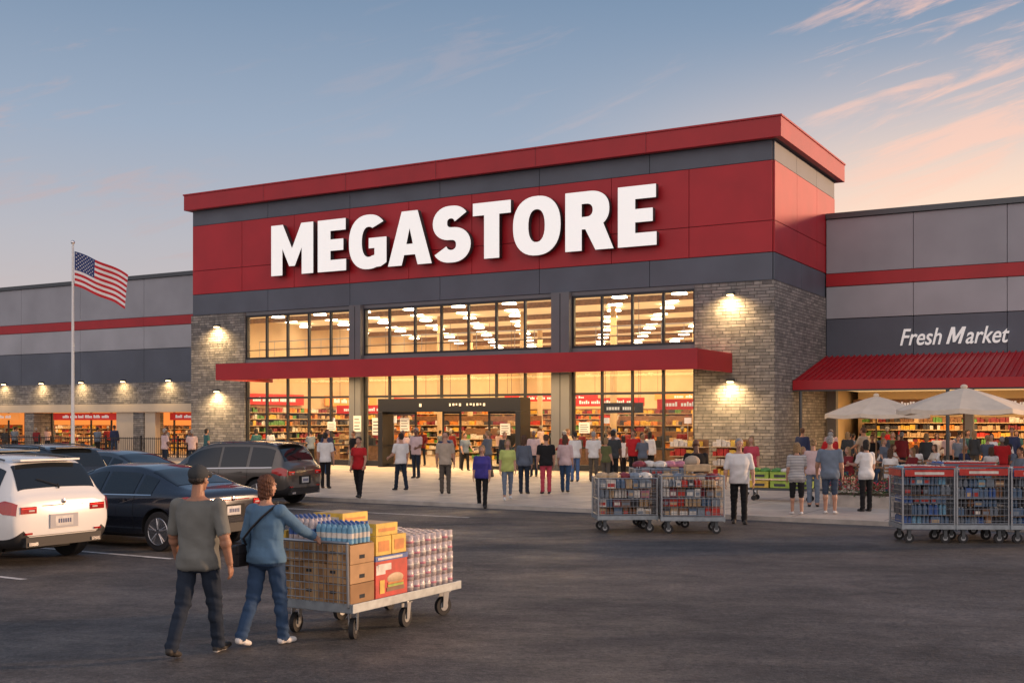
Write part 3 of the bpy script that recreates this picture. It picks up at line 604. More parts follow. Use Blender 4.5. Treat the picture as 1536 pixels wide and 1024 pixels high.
        for ax in AX:
            for s in(-1,1):
                yo=s*.915; yi=s*.70; n=36; rr=[]
                for y,r in ((yi,WR-.05),(yi,WR-.015),(yi+s*.02,WR),(yo-s*.03,WR),(yo,WR-.02),(yo,WR-.10),(yo-s*.03,WR-.115)): rr.append([Vector((ax+r*math.cos(2*math.pi*k/n),y,WR+r*math.sin(2*math.pi*k/n))) for k in range(n)])
                w.rings(rr,'rubber')
                n=28; rr=[[Vector((ax+r*math.cos(2*math.pi*k/n),y,WR+r*math.sin(2*math.pi*k/n))) for k in range(n)] for y,r in ((yo-s*.002,WR-.103),(yo+s*.006,WR-.11),(yo-s*.02,WR-.125),(yo-s*.08,WR-.13))]
                w.rings(rr,'rim'); rr=[[Vector((ax+r*math.cos(2*math.pi*k/n),y,WR+r*math.sin(2*math.pi*k/n))) for k in range(n)] for y,r in ((yo-s*.021,WR-.126),(yo-s*.0185,WR-.128))]; w.rings(rr,'seam')
                for k in range(5):
                    for dd in(-.13,.13):
                        a=2*math.pi*k/5+.3; w.cap((ax+.05*math.cos(a),yo-s*.004,WR+.05*math.sin(a)),(ax+(WR-.12)*math.cos(a+dd),yo-s*.006,WR+(WR-.12)*math.sin(a+dd)),.016,.013,'rim',6)
                w.cyl((ax,yo-s*.03,WR),(ax,yo+s*.004,WR),.055,.05,'rim',14)
        w.box(.6,L-.6,-.6,.6,.2,.34,'seam')
        CARME[key]=(me,g,sm,d,w)
    me,g,sm,d,w=CARME[key]
    wx,wy=W(lx,ly)
    root=empty(name,(wx,wy,0),RZ+math.pi+rad(turn))
    o=bpy.data.objects.new('body',me); sc.collection.objects.link(o); o.parent=root
    g.obj('windows',root,smooth=True,flip=False); sm.obj('trim',root,flip=False); d.obj('lights_and_fittings',root,bevel=.004); w.obj('wheels',root)
car('white_suv','suv','car_white',-1.75,-31.3)
car('dark_sedan','sed','car_navy',-.85,-28.5)
car('dark_suv','suv','car_black',-8.0,-25.7)
car('dark_hatchback','suv','car_grey',-6.6,-28.3)
car('grey_car','sed','car_grey',-8.7,-22.4)
car('bronze_suv','suv','car_bronze',-6.5,-19.9,8)
car('red_car','sed','car_red',-13.9,-19.7)
car('grey_parked_car','sed','car_grey',-14.2,-24.8)
# ------------------------------------------------------------------ PEOPLE
def head_t():
    b=B(); b.ell((0,-.014,.05),(.077,.097,.082)); b.ell((0,.02,-.015),(.062,.072,.085)); b.ell((0,.055,-.078),(.032,.028,.026)); b.cap((0,.088,.022),(0,.108,-.02),.009,.014)
    b.cap((-.045,.074,.034),(.045,.074,.034),.013,.013); b.ell((-.036,.062,-.02),(.022,.022,.02)); b.ell((.036,.062,-.02),(.022,.022,.02))
    b.cap((-.02,.082,-.052),(.02,.082,-.052),.010,.010); b.cap((0,-.02,-.05),(0,-.035,-.17),.056,.062)
    for s in(-1,1): b.ell((s*.079,-.008,.0),(.012,.021,.033))
    V,N,F=remesh(b,.0065,2); o=B(); M=[]
    for f in F:
        c=sum((V[i] for i in f),Vector())/len(f); M.append('lips' if c.y>.084 and -.064<c.z<-.041 and abs(c.x)<.026 else 'SKIN')
    o.add(V,F,M)
    for s in(-1,1):
        o.ell((s*.031,.075,.012),(.013,.011,.008),'eye_white',8,6); o.ell((s*.031,.084,.012),(.005,.004,.005),'eye_dark',6,5); o.cap((s*.018,.088,.034),(s*.046,.080,.036),.004,.003,'HAIR',6)
    return o
def hair_t(st):
    b=B(); 
    if st=='bald': return B()
    b.ell((0,-.023,.062),(.084,.096,.084),n=16,k=10); b.ell((0,-.045,.01),(.076,.070,.075))
    if st in('long','bob'):
        for s in(-1,1): b.cap((s*.062,-.02,.04),(s*.07,-.02,-.07 if st=='bob' else -.12),.035,.028)
        b.cap((0,-.06,.02),(0,-.062,-.09 if st=='bob' else -.16),.068,.055); b.cap((-.045,-.05,.0),(-.05,-.05,-.10),.045,.035); b.cap((.045,-.05,.0),(.05,-.05,-.10),.045,.035)
    if st=='pony': b.cap((0,-.11,.06),(0,-.135,-.10),.032,.018); b.ell((0,-.11,.07),(.03,.03,.03))
    if st=='bun': b.ell((0,-.10,.11),(.045,.045,.04))
    V,N,F=remesh(b,.008,1)
    for i,v in enumerate(V): V[i]=v+N[i]*(.0045*math.sin(math.atan2(v.y,v.x)*26+v.z*30)+.003*math.sin(v.z*130+v.x*60))
    o=B(); o.add(V,F,'HAIR'); return o
HEAD=head_t(); HAIR={s:hair_t(s) for s in('short','long','bob','pony','bun','bald')}
def hand_t(curl=1.0):
    b=B(); b.cap((0,0,.03),(0,0,-.02),.026,.028)
    for y,l in ((.030,.072),(.010,.082),(-.011,.076),(-.031,.060)):
        b.cap((0,y*.55,-.015),(-.004,y,-.085),.015,.0125); p=Vector((-.004,y,-.085)); a=rad(12*curl)
        for k,f in enumerate((.45,.32,.23)):
            q=p+Vector((-math.sin(a),y*.05,-math.cos(a)))*l*f; b.cap(p,q,.0095-.001*k,.0088-.001*k,n=8); p=q; a+=rad(24*curl)
    b.cap((0,.018,-.02),(-.012,.045,-.055),.015,.012); b.cap((-.012,.045,-.055),(-.022,.055,-.085),.011,.010); b.cap((-.022,.055,-.085),(-.032,.055,-.108),.0095,.008)
    V,N,F=remesh(b,.0052,1); o=B(); o.add(V,F,'SKIN'); return o
HAND=hand_t(1.0); GRIP=hand_t(3.0)
TM=[(.79,.08,.08,0),(.84,.166,.124,-.01),(.93,.164,.126,-.008),(1.02,.152,.118,0),(1.12,.154,.118,.004),(1.24,.176,.124,.005),(1.33,.190,.122,0),(1.395,.180,.104,-.008),(1.44,.130,.084,-.012),(1.48,.066,.066,-.015)]
TF=[(.79,.06,.06,0),(.85,.172,.126,-.012),(.93,.176,.130,-.01),(1.02,.146,.110,0),(1.10,.132,.104,.002),(1.19,.144,.110,.006),(1.26,.156,.128,.018),(1.33,.158,.110,.008),(1.39,.150,.090,-.005),(1.435,.105,.070,-.01),(1.47,.052,.054,-.012)]
def person(name,x,y,hx=0,hy=1,H=1.72,sex='m',top='c_grey',bot='c_jeans',shoe='shoe_dark',skin='skin_a',hair='hair_dark',style='short',sleeve=.8,leg=2,LL=(0,0),LR=(0,0),aL=(2,9,12),aR=(2,9,12),tR=None,tL=None,vox=.019,lean=0,fat=0,z=None,look=0,tilt=0,cap=None,grip=False,hem=.84,bulk=1.07,sole=False):
    s=H/1.75; b=B(); T=[(zz,rx*bulk+fat*(.9 if .9<zz<1.3 else .3),ry*bulk+fat*(1.2 if .9<zz<1.3 else .3),yo+fat*(.5 if .95<zz<1.25 else 0)) for zz,rx,ry,yo in (TM if sex=='m' else TF)]
    piv=Vector((0,0,.93)); LM=Matrix.Translation(piv)@Matrix.Rotation(rad(-lean),4,'X')@Matrix.Translation(-piv); n=18
    b.rings([[LM@Vector((rx*math.cos(2*math.pi*k/n),yo+ry*math.sin(2*math.pi*k/n),zz)) for k in range(n)] for zz,rx,ry,yo in T],'x')
    segs=[]
    def seg(kind,p,q,r0,r1,nn=10): p=Vector(p);q=Vector(q); b.cap(p,q,r0,r1,n=nn); segs.append((kind,p,q,r0,r1))
    hw=.088*bulk; thr=.090*bulk; low=9
    for sd,(a,k) in ((-1,LL),(1,LR)):
        hip=Vector((sd*hw,0,.90)); a_=rad(a); kn=hip+Vector((sd*.004,math.sin(a_)*.42,-math.cos(a_)*.42)); ph=rad(a-k); an=kn+Vector((0,math.sin(ph)*.40,-math.cos(ph)*.40))
        lw=.012 if leg>=1.9 else 0
        seg('th',hip,kn,thr,.063*bulk+lw*.4); seg('sh',kn,an,.055*bulk+lw*.6,.042+lw*1.6)
        b.ell(kn.lerp(an,.28)+Vector((0,-.012,0)),(.056*bulk,.058*bulk,.09)); 
        pd=a-k; pitch=0
        if pd<-22: pitch=-(-pd-12)*.8
        if pd>9: pitch=pd*.8
        if a>60: pitch=0
        pr=rad(pitch); f=Vector((sd*.10,math.cos(pr),math.sin(pr))).normalized(); u=Vector((0,-math.sin(pr),math.cos(pr)))
        he=an-f*.035-u*.045; to=an+f*.155-u*.058
        seg('ft',he,an+f*.05-u*.042,.038,.040); seg('ft',an+f*.05-u*.050,to,.038,.030); seg('ft',an+u*.0-f*.0,an+f*.05-u*.02,.036,.03)
        b.cap(an+f*.05+Vector((.018,0,0))-u*.055,to+Vector((.014,0,0)),.032,.026); b.cap(an+f*.05-Vector((.018,0,0))-u*.055,to-Vector((.014,0,0)),.032,.026)
        low=min(low,he.z-.036,to.z-.028)
    shw=(.188 if sex=='m' else .160)*(1+(bulk-1)*.7); hands=[]
    ra=[q*(1+(bulk-1)*1.3) for q in ((.056,.046,.031) if sex=='m' else (.047,.038,.027))]
    for sd,(sw,ab,el),tg in ((-1,aL,tL),(1,aR,tR)):
        sh=LM@Vector((sd*shw,-.008,1.395)); 
        if tg:
            tg=Vector(tg); d=tg-sh; l1,l2=.285,.25; D=min(d.length,l1+l2-.004); d.normalize(); aa=(l1*l1-l2*l2+D*D)/(2*D); h=math.sqrt(max(0,l1*l1-aa*aa)); po=Vector((sd*.5,-.3,-1)); po=(po-d*po.dot(d)).normalized(); e=sh+d*aa+po*h; w=sh+d*D
        else:
            A=rad(sw);Bb=rad(ab); e=sh+Vector((sd*math.sin(Bb),math.sin(A)*math.cos(Bb),-math.cos(A)*math.cos(Bb)))*.285
            A2=rad(sw+el); w=e+Vector((sd*math.sin(Bb)*.35,math.sin(A2),-math.cos(A2))).normalized()*.25
        b.ell(sh+Vector((-sd*.012,0,.0)),(.064*bulk,.064*bulk,.064)); lw=.008 if sleeve>1.5 else 0
        seg('ua',sh,e,ra[0]+.006,ra[1]+lw); seg('fa',e,w,ra[1]+lw,ra[2]+lw); b.ell(e.lerp(w,.25),(ra[1]+.004,)*3); hands.append((sd,w,(w-e).normalized()))
    nb=LM@Vector((0,-.012,1.45)); hc=LM@Vector((0,.012,1.635)); seg('nk',nb,nb+(hc-nb)*.35,(.058 if sex=='m' else .048)*bulk,(.054 if sex=='m' else .046)*bulk)
    if sex=='f':
        for q in(-1,1): b.ell(LM@Vector((q*.068,.088*bulk,1.255)),(.062,.055,.06))
    V,N,F=remesh(b,vox,3); LI=LM.inverted()
    zz=[t[0] for t in T]
    reg=[]
    for v in V:
        p=LI@v; best=9; kd='to'; tt=0
        if .78<p.z<1.5:
            rx=herm(zz,[t[1] for t in T],p.z); ry=herm(zz,[t[2] for t in T],p.z); best=(math.sqrt((p.x/rx)**2+(p.y/ry)**2)-1)*min(rx,ry)
        for (k,a,c,r0,r1) in segs:
            d=c-a; t=max(0,min(1,(v-a).dot(d)/d.length_squared)); q=(v-(a+d*t)).length-(r0+(r1-r0)*t)
            if q<best-.0015: best=q;kd=k;tt=t
        if kd=='to' : m='TOP' if p.z>hem else 'BOT'
        elif kd=='th': m='TOP' if (p.z>hem and tt<.35) else ('BOT' if tt<=leg else 'SKIN')
        elif kd=='sh': m='BOT' if 1+tt<=leg+.03 else 'SKIN'
        elif kd=='ft': m='SHOE'
        elif kd=='ua': m='TOP' if tt<sleeve else 'SKIN'
        elif kd=='fa': m='TOP' if 1+tt<sleeve else 'SKIN'
        else: m='SKIN' if tt>.12 else 'TOP'
        if kd=='to' and p.z>1.45: m='SKIN'
        reg.append(m)
    off={'TOP':.012,'BOT':.004,'SKIN':0,'SHOE':.002}
    def wr(v,r):
        # cloth folds, as real displacement
        if r=='TOP': return .0032*math.sin(v.z*30+v.x*26+2.2*math.sin(v.y*15+v.x*7))*(1.5 if v.z<1.12 else .6)+(.006*max(0,(.97-v.z)/.13) if v.z<.97 else 0)
        if r=='BOT': return .0035*math.sin(v.z*48+v.x*18+3*math.sin(v.y*15))+.004*math.sin(v.z*86+v.y*40)*(1 if v.z<.22 or .44<v.z<.56 else .2)
        return 0
    V2=[v+nn*(off[r]+(wr(v,r) if vox<.02 else 0)) for v,nn,r in zip(V,N,reg)]; fm=[]
    for f in F:
        c={}; 
        for i in f: c[reg[i]]=c.get(reg[i],0)+1
        k=max(c,key=c.get)
        if sole and k=='SHOE' and sum(V[i].z for i in f)/len(f)<low+.022: k='sole'
        fm.append(k)
    o=B(); o.add(V2,F,fm)
    HM=Matrix.Translation(hc)@Matrix.Rotation(rad(look),4,'Z')@Matrix.Rotation(rad(-lean*.3+tilt),4,'X')
    HM=HM@Matrix.Scale(.94 if sex=='f' else .98,4)
    o.merge(HEAD,HM); 
    if cap:
        c=B(); c.ell((0,-.016,.064),(.090,.108,.088),cap,20,12); c.cap((0,.07,.062),(0,.15,.045),.045,.03,cap); c.box(-.06,.06,.06,.165,.048,.056,cap); c.ell((0,-.016,.152),(.01,.01,.006),cap,8,5); o.merge(c,HM)
        c=B(); c.ell((0,-.045,.01),(.078,.070,.05),'HAIR'); o.merge(c,HM)
    else: o.merge(HAIR[style],HM)
    for sd,w,d in hands:
        zx=-d; ref=Vector((0,1,0)) if abs(d.y)<.9 else Vector((0,0,1)); yx=(ref-zx*ref.dot(zx)).normalized(); xx=yx.cross(zx)
        Mh=Matrix((( xx.x,yx.x,zx.x,w.x),(xx.y,yx.y,zx.y,w.y),(xx.z,yx.z,zx.z,w.z),(0,0,0,1)))@Matrix.Scale(1.03 if sex=='m' else .94,4)
        if sd<0: Mh=Mh@Matrix.Scale(-1,4,(1,0,0))
        o.merge(GRIP if (grip and sd>0) else HAND,Mh)
    if z is None: z=SW if Lc(x,y)[1]>KERB+.1 else 0
    for i,v in enumerate(o.v): o.v[i]=Vector((v.x*s,v.y*s,(v.z-low)*s))
    mp={'TOP':top,'BOT':bot,'SKIN':skin,'SHOE':shoe,'HAIR':hair}; o.m=[mp.get(k,k) for k in o.m]
    return o.obj(name,loc=(x,y,z),rz=math.atan2(-hx,hy),smooth=True)
def tol(x,y,hx,hy,wx,wy,wz,H,low=0):
    a=math.atan2(-hx,hy); dx=wx-x;dy=wy-y; s=H/1.75
    return ((dx*math.cos(-a)-dy*math.sin(-a))/s,(dx*math.sin(-a)+dy*math.cos(-a))/s,wz/s+low)
person('man',-2.99,10.92,.25,.97,1.80,'m','c_grey','c_navyjeans','shoe_dark','skin_b','hair_dark',vox=.011,fat=.010,aL=(8,15,18),aR=(-8,17,20),cap='c_charcoal',hem=.82,sleeve=.95,look=-8,LL=(-14,15),LR=(15,5),bulk=1.13,sole=True)
hw_=tol(-2.44,11.40,.42,.91,-1.93,11.70,.965,1.69,.0)
person('woman',-2.44,11.40,.42,.91,1.69,'f','c_denim','c_jeans','shoe_white','skin_a','hair_auburn','bob',vox=.011,fat=.008,aL=(-4,14,22),tR=(hw_[0],hw_[1],hw_[2]+.02),grip=True,sleeve=1.9,look=-14,LL=(-13,16),LR=(12,5),hem=.87,bulk=1.14,sole=True)
b=B(); b.box(-.13,.13,-.045,.045,-.12,.10,'leather_dark'); b.box(-.135,.135,-.05,-.0,.0,.105,'leather_dark'); bag=b.obj('crossbody_bag',loc=(-2.70,11.49,.90),rz=rad(62),bevel=.02)
b=B(); 
def wl(lx,ly,z):
    a=math.atan2(-.42,.91); return (-2.44+lx*math.cos(a)-ly*math.sin(a),11.40+lx*math.sin(a)+ly*math.cos(a),z)
pts=[wl(-.235,-.02,.98),wl(-.18,-.14,1.07),wl(-.07,-.155,1.18),wl(.04,-.150,1.28),wl(.12,-.105,1.36),wl(.13,.0,1.41),wl(.08,.13,1.33),wl(-.02,.18,1.22),wl(-.17,.15,1.08),wl(-.235,.02,.98)]
for a,c in zip(pts,pts[1:]): b.cap(a,c,.013,.013,'leather_dark',6)
b.obj('bag_strap')
P_=person
P_('man',-5.87,36.0,.2,1,1.72,'m','c_white','c_black',vox=.02,sleeve=.8)
P_('woman',-4.23,31.6,-.25,-1,1.68,'f','c_red','c_black',vox=.018,style='short',sleeve=.6,LL=(14,3),LR=(-14,10),aL=(10,12,30),aR=(-5,10,20))
P_('man',-3.40,35.0,-.6,.8,1.72,'m','c_white','c_navyjeans',hair='hair_dark',LL=(10,2),LR=(-10,6),aL=(15,10,50))
P_('man',-1.95,33.4,.1,1,1.76,'m','c_beige','c_khaki',hair='hair_grey',style='bald',shoe='shoe_dark')
P_('woman',-.77,29.3,-.1,-1,1.60,'f','c_purple','c_black',hair='hair_blond',style='bob',LL=(12,3),LR=(-12,10),fat=.02,sleeve=1.2,bulk=1.12)
P_('woman',-.12,30.8,.1,-1,1.62,'f','c_yellow','c_greyblue',hair='hair_blond',style='bob',LL=(-12,9),LR=(12,3),fat=.015,leg=1.8,shoe='shoe_white',bulk=1.08)
P_('woman',.35,33.4,.3,1,1.68,'f','c_slate','c_navyjeans',hair='hair_brown',style='long',sleeve=1.9)
P_('man',.99,33.4,-.2,1,1.70,'m','c_black','c_pinkred',hair='hair_brown',fat=.02,bulk=1.1)
P_('woman',1.58,34.0,.2,1,1.70,'f','c_palepink','c_jeans',hair='hair_brown',style='long',sleeve=1.2,LL=(10,2),LR=(-10,8))
P_('woman',2.2,40,-.2,1,1.72,'f','c_white','c_blue',hair='hair_dark',style='pony')
P_('man',2.85,40,.2,1,1.72,'m','c_white','c_khaki',hair='hair_grey')
P_('man',3.4,38.5,.3,1,1.78,'m','c_charcoal','c_black',hair='hair_dark',fat=.02,skin='skin_c')
P_('man',4.4,41.5,-.5,-1,1.76,'m','c_red','c_black',hair='hair_dark',fat=.02,skin='skin_b')
P_('man',4.18,26.0,-.1,1,1.78,'m','c_black','c_charcoal',hair='hair_dark',style='bald',skin='skin_c',tilt=-10,aL=(20,10,60),aR=(20,10,60),bulk=1.12)
P_('man',4.92,24.8,-.12,-1,1.82,'m','c_white','c_black',hair='hair_grey',fat=.018,sleeve=.95,vox=.014,LL=(6,2),LR=(-6,3),aL=(0,14,15),aR=(0,14,12),bulk=1.1)
P_('woman',6.9,33,-.4,-1,1.66,'f','c_pinkred','c_white',hair='hair_blond',style='long')
P_('woman',6.47,26.0,.1,1,1.62,'f','c_stripe','c_black',hair='hair_blond',style='bob',leg=1.15,skin='skin_a',shoe='shoe_white',vox=.015,LL=(5,2),LR=(-5,3),fat=.014,hem=.80,aR=(25,10,60),bulk=1.1)
P_('woman',7.45,28.3,.3,1,1.66,'f','c_palepink','c_greyblue',hair='hair_blond',style='bun',leg=1.9)
P_('man',7.28,26.2,.35,.93,1.76,'m','c_greyblue','c_shorts',hair='hair_grey',leg=1.0,shoe='shoe_white',vox=.015,fat=.022,aL=(5,16,25),hem=.80,bulk=1.12)
P_('woman',8.32,26.9,-.3,1,1.66,'f','c_white','c_black',hair='hair_dark',style='bob',vox=.015,aL=(25,12,70),aR=(5,12,20),hem=.80,fat=.010,bulk=1.08)
tm=[]
tc_=['c_white','c_black','c_slate','c_maroon','c_teal','c_beige','c_charcoal','c_palepink','c_greyblue','c_navy','c_olive','c_red']
for i in range(12):
    sx_='m' if i%2 else 'f'
    tm.append(P_('man' if sx_=='m' else 'woman',0,0,0,1,1.75 if sx_=='m' else 1.65,sx_,tc_[i],['c_black','c_jeans','c_khaki','c_navyjeans'][i%4],hair=['hair_dark','hair_brown','hair_blond','hair_grey'][i%4],skin=['skin_a','skin_b','skin_a','skin_c'][i%4],style=('short' if sx_=='m' else ['long','bob','pony'][i%3]),vox=.026,z=0,LL=(8*(i%3-1),4),LR=(-8*(i%3-1),4),aL=(12*(i%3),10,20+15*(i%4)),aR=(5,10,15*(i%3)),sleeve=.8 if i%3 else 1.9,fat=.012*(i%2),bulk=1.02+.05*(i%3)))
seat=[]
for i in range(4):
    sx_='m' if i%2 else 'f'
    seat.append(P_('seated_man' if sx_=='m' else 'seated_woman',0,0,0,1,1.72 if sx_=='m' else 1.64,sx_,['c_white','c_navy','c_maroon','c_greyblue'][i],['c_jeans','c_khaki'][i%2],hair=['hair_brown','hair_grey','hair_blond','hair_dark'][i],style='short' if sx_=='m' else 'long',vox=.026,z=0,LL=(82,82),LR=(82,80),aL=(35,10,50),aR=(30,10,60),skin=['skin_a','skin_b'][i%2],lean=4))
used=set()
def crowd(lx,ly,z=SW,face=None,pool=None,wxy=None):
    pool=pool or tm; i=R.randrange(len(pool)); wx,wy=wxy or W(lx,ly); a=R.uniform(-1.0,1.0)+(0 if R.random()<.6 else math.pi)
    k=pool[i].name
    if k not in used: o=pool[i]; used.add(k)
    else: o=bpy.data.objects.new(k.split('.')[0],pool[i].data); sc.collection.objects.link(o)
    o.location=(wx,wy,z); o.rotation_euler=(0,0,a if face is None else face); q=R.uniform(.92,1.06); 
    if pool is tm: o.scale=(q*R.uniform(.95,1.08),q,q)
for k in range(17): crowd(R.uniform(-11.5,-2.5),R.uniform(-9.5,-1.2))
for k in range(6): crowd(R.uniform(-27,-18.5),R.uniform(-8,-1.2))
for k in range(4): crowd(R.uniform(-18,-12),R.uniform(-8,-1.2))
for k in range(40): crowd(R.uniform(-28,-3),R.uniform(1.0,12))
for k in range(34): crowd(R.uniform(1.2,14),R.uniform(-1,7))
for k in range(12): crowd(R.uniform(3,12),R.uniform(-6,-1))
for k in range(16): crowd(R.uniform(-60,-33),R.uniform(4.5,9))
# ------------------------------------------------------------------ flatbed cart
NX,NY=-1.61,11.55; CR=math.atan2(.867,.498)
cart=empty('flatbed_cart',(NX,NY,0),CR)
b=B(); b.box(0,2.0,0,1.0,.335,.37,'deck_metal'); b.box(-.02,2.02,-.02,-.001,.29,.385,'deck_metal'); b.box(-.02,2.02,1.001,1.02,.29,.385,'deck_metal'); b.box(-.02,-.001,0,1.0,.29,.385,'deck_metal'); b.box(2.001,2.02,0,1.0,.29,.385,'deck_metal')
b.box(.1,1.9,.2,.26,.27,.333,'metal_dark'); b.box(.1,1.9,.74,.8,.27,.333,'metal_dark'); b.obj('deck',cart,bevel=.006)
b=B()
for x,y,a in ((.17,.12,.4),(.17,.88,.2),(1.0,.06,.1),(1.0,.94,0),(1.84,.12,-.3),(1.84,.88,.1)):
    M=Matrix.Translation((x,y,0))@Matrix.Rotation(a,4,'Z')
    b.cyl((0,-.025,.105),(0,.025,.105),.105,.105,'rubber',24,M); b.cyl((0,-.029,.105),(0,.029,.105),.055,.055,'metal',16,M); b.cyl((0,-.034,.105),(0,.034,.105),.02,.02,'metal_dark',10,M)
    for s in(-1,1): b.add([(-.03,s*.038,.09),(.03,s*.038,.09),(.06,s*.038,.26),(-.02,s*.038,.26),(-.03,s*.044,.09),(.03,s*.044,.09),(.06,s*.044,.26),(-.02,s*.044,.26)],[(0,1,2,3),(7,6,5,4),(0,4,5,1),(1,5,6,2),(2,6,7,3),(3,7,4,0)],'metal',M)
    b.box(-.04,.08,-.05,.05,.26,.272,'metal',M); b.cyl((.02,0,.27),(.02,0,.29),.035,.035,'metal',12,M)
b.obj('casters',cart)
b=B()
for y in (.03,.97): b.cap((-.03,y,.36),(-.05,y,1.0),.016,.016,'metal',8)
b.cap((-.05,.03,1.0),(-.05,.97,1.0),.018,.018,'metal',8); b.cap((-.045,.03,.9),(-.045,.97,.9),.007,.007,'metal',6)
for k in range(1,15): y=.03+.94*k/15; b.cap((-.03,y,.38),(-.048,y,.98),.0045,.0045,'metal',5)
for k in range(7): z=.42+k*.078; b.cap((-.04,.03,z),(-.04,.97,z),.0045,.0045,'metal',5)
b.obj('push_frame',cart)
def cobj(b,name,bevel=.006,smooth=False): return b.obj(name,loc=(NX,NY,0),rz=CR,bevel=bevel,smooth=smooth)
b=B()
z=.372
for lay,h in enumerate((.205,.2,.2)):
    for k in range(3):
        y0=.03+k*.315+R.uniform(-.006,.006); x0=.0+R.uniform(0,.012); b.box(x0,x0+.40,y0,y0+.30,z+.002,z+h-.004,'cardboard' if (k+lay)%3 else 'cardboard_dark')
        b.box(x0-.002,x0+.402,y0+.13,y0+.17,z+.005,z+h-.002,'tape'); b.box(x0+.15,x0+.24,y0-.002,y0,z+.05,z+.09,'c_charcoal'); b.box(x0-.004,x0,y0+.04,y0+.10,z+.05,z+.14,'cardboard_dark'); b.box(x0-.004,x0,y0+.19,y0+.26,z+.10,z+.13,'c_charcoal')
    z+=h
cobj(b,'cardboard_boxes')
b=B()
def bottles(x0,y0,nx,ny,z,h,cols):
    for i in range(nx):
        for j in range(ny):
            x=x0+i*.068;y=y0+j*.068; b.cyl((x,y,z),(x,y,z+h*.72),.032,.032,cols[0],12); b.cyl((x,y,z+h*.25),(x,y,z+h*.5),.0325,.0325,cols[1],12); b.cyl((x,y,z+h*.72),(x,y,z+h*.9),.031,.014,cols[0],12); b.cyl((x,y,z+h*.9),(x,y,z+h),.015,.015,cols[2],10)
bottles(.06,.07,5,7,.985,.21,('g_cyan','g_white','g_blue')); bottles(.06,.57,5,5,.985,.26,('plastic_wrap','g_blue','g_blue'))
cobj(b,'bottled_water_packs',0,False)
b=B()
for x0,x1,y0,y1,z0,z1 in ((.45,.72,.04,.46,.82,1.02),(.735,.99,.04,.46,.82,1.02),(.46,.99,.50,.95,.82,1.12),(.48,.86,.06,.44,1.024,1.15),(.50,.94,.52,.92,1.124,1.24)):
    b.box(x0,x1,y0,y1,z0,z1,'g_yellow'); b.box(x0+.04,x1-.04,y0-.003,y0,z0+.04,z1-.05,'g_orange'); b.box(x0-.003,x0,y0+.05,y1-.05,z0+.03,z1-.04,'g_white'); b.box(x0+.02,x1-.02,y0+.02,y1-.02,z1+.001,z1+.0035,'g_tan')
b.box(.06,.40,.93,.98,.98,1.08,'g_yellow')
cobj(b,'yellow_cartons')
b=B(); b.box(.43,1.0,.03,.52,.373,.76,'g_red'); b.box(.43,1.0,.53,.97,.373,.80,'g_red'); b.box(.425,1.005,.025,.525,.762,.815,'g_blue'); b.box(.44,.6,.028,.03,.62,.72,'g_white'); 
b.box(.47,.70,.024,.03,.66,.73,'g_white'); b.box(.62,.94,.024,.03,.43,.47,'g_brown'); b.box(.64,.92,.022,.03,.475,.50,'g_lime'); b.box(.64,.92,.021,.03,.505,.525,'g_orange'); b.ell((.78,.03,.56),(.15,.012,.06),'g_tan',16,8); b.box(.50,.58,.024,.03,.42,.56,'g_yellow'); b.box(.46,.9,.022,.024,.775,.80,'g_white')
b.box(.426,.43,.08,.46,.48,.68,'g_dark'); cobj(b,'frozen_food_box')
b=B()
for lay in range(5):
    z=.374+lay*.122
    for i in range(8):
        for j in (0,1,6,7) if lay<4 else range(8):
            jx=R.uniform(-.004,.004); jy=R.uniform(-.006,.006); cx_,cy_=1.09+i*.112+jx,.075+j*.117+jy
            b.cyl((cx_,cy_,z),(cx_,cy_,z+.115),.056,.054,'plastic_wrap',12); 
            if lay==4: b.cyl((cx_,cy_,z+.1152),(cx_,cy_,z+.1165),.02,.02,'g_brown',8)
            b.cyl((cx_,cy_,z+.035),(cx_,cy_,z+.058),.0568,.0568,'g_pink' if (i+lay)%3==1 else 'g_white',12)
    for i in(0,7):
        for j in range(2,6): b.cyl((1.09+i*.112,.075+j*.117,z),(1.09+i*.112,.075+j*.117,z+.115),.056,.056,'plastic_wrap',12)
cobj(b,'toilet_paper_pack',0,True)
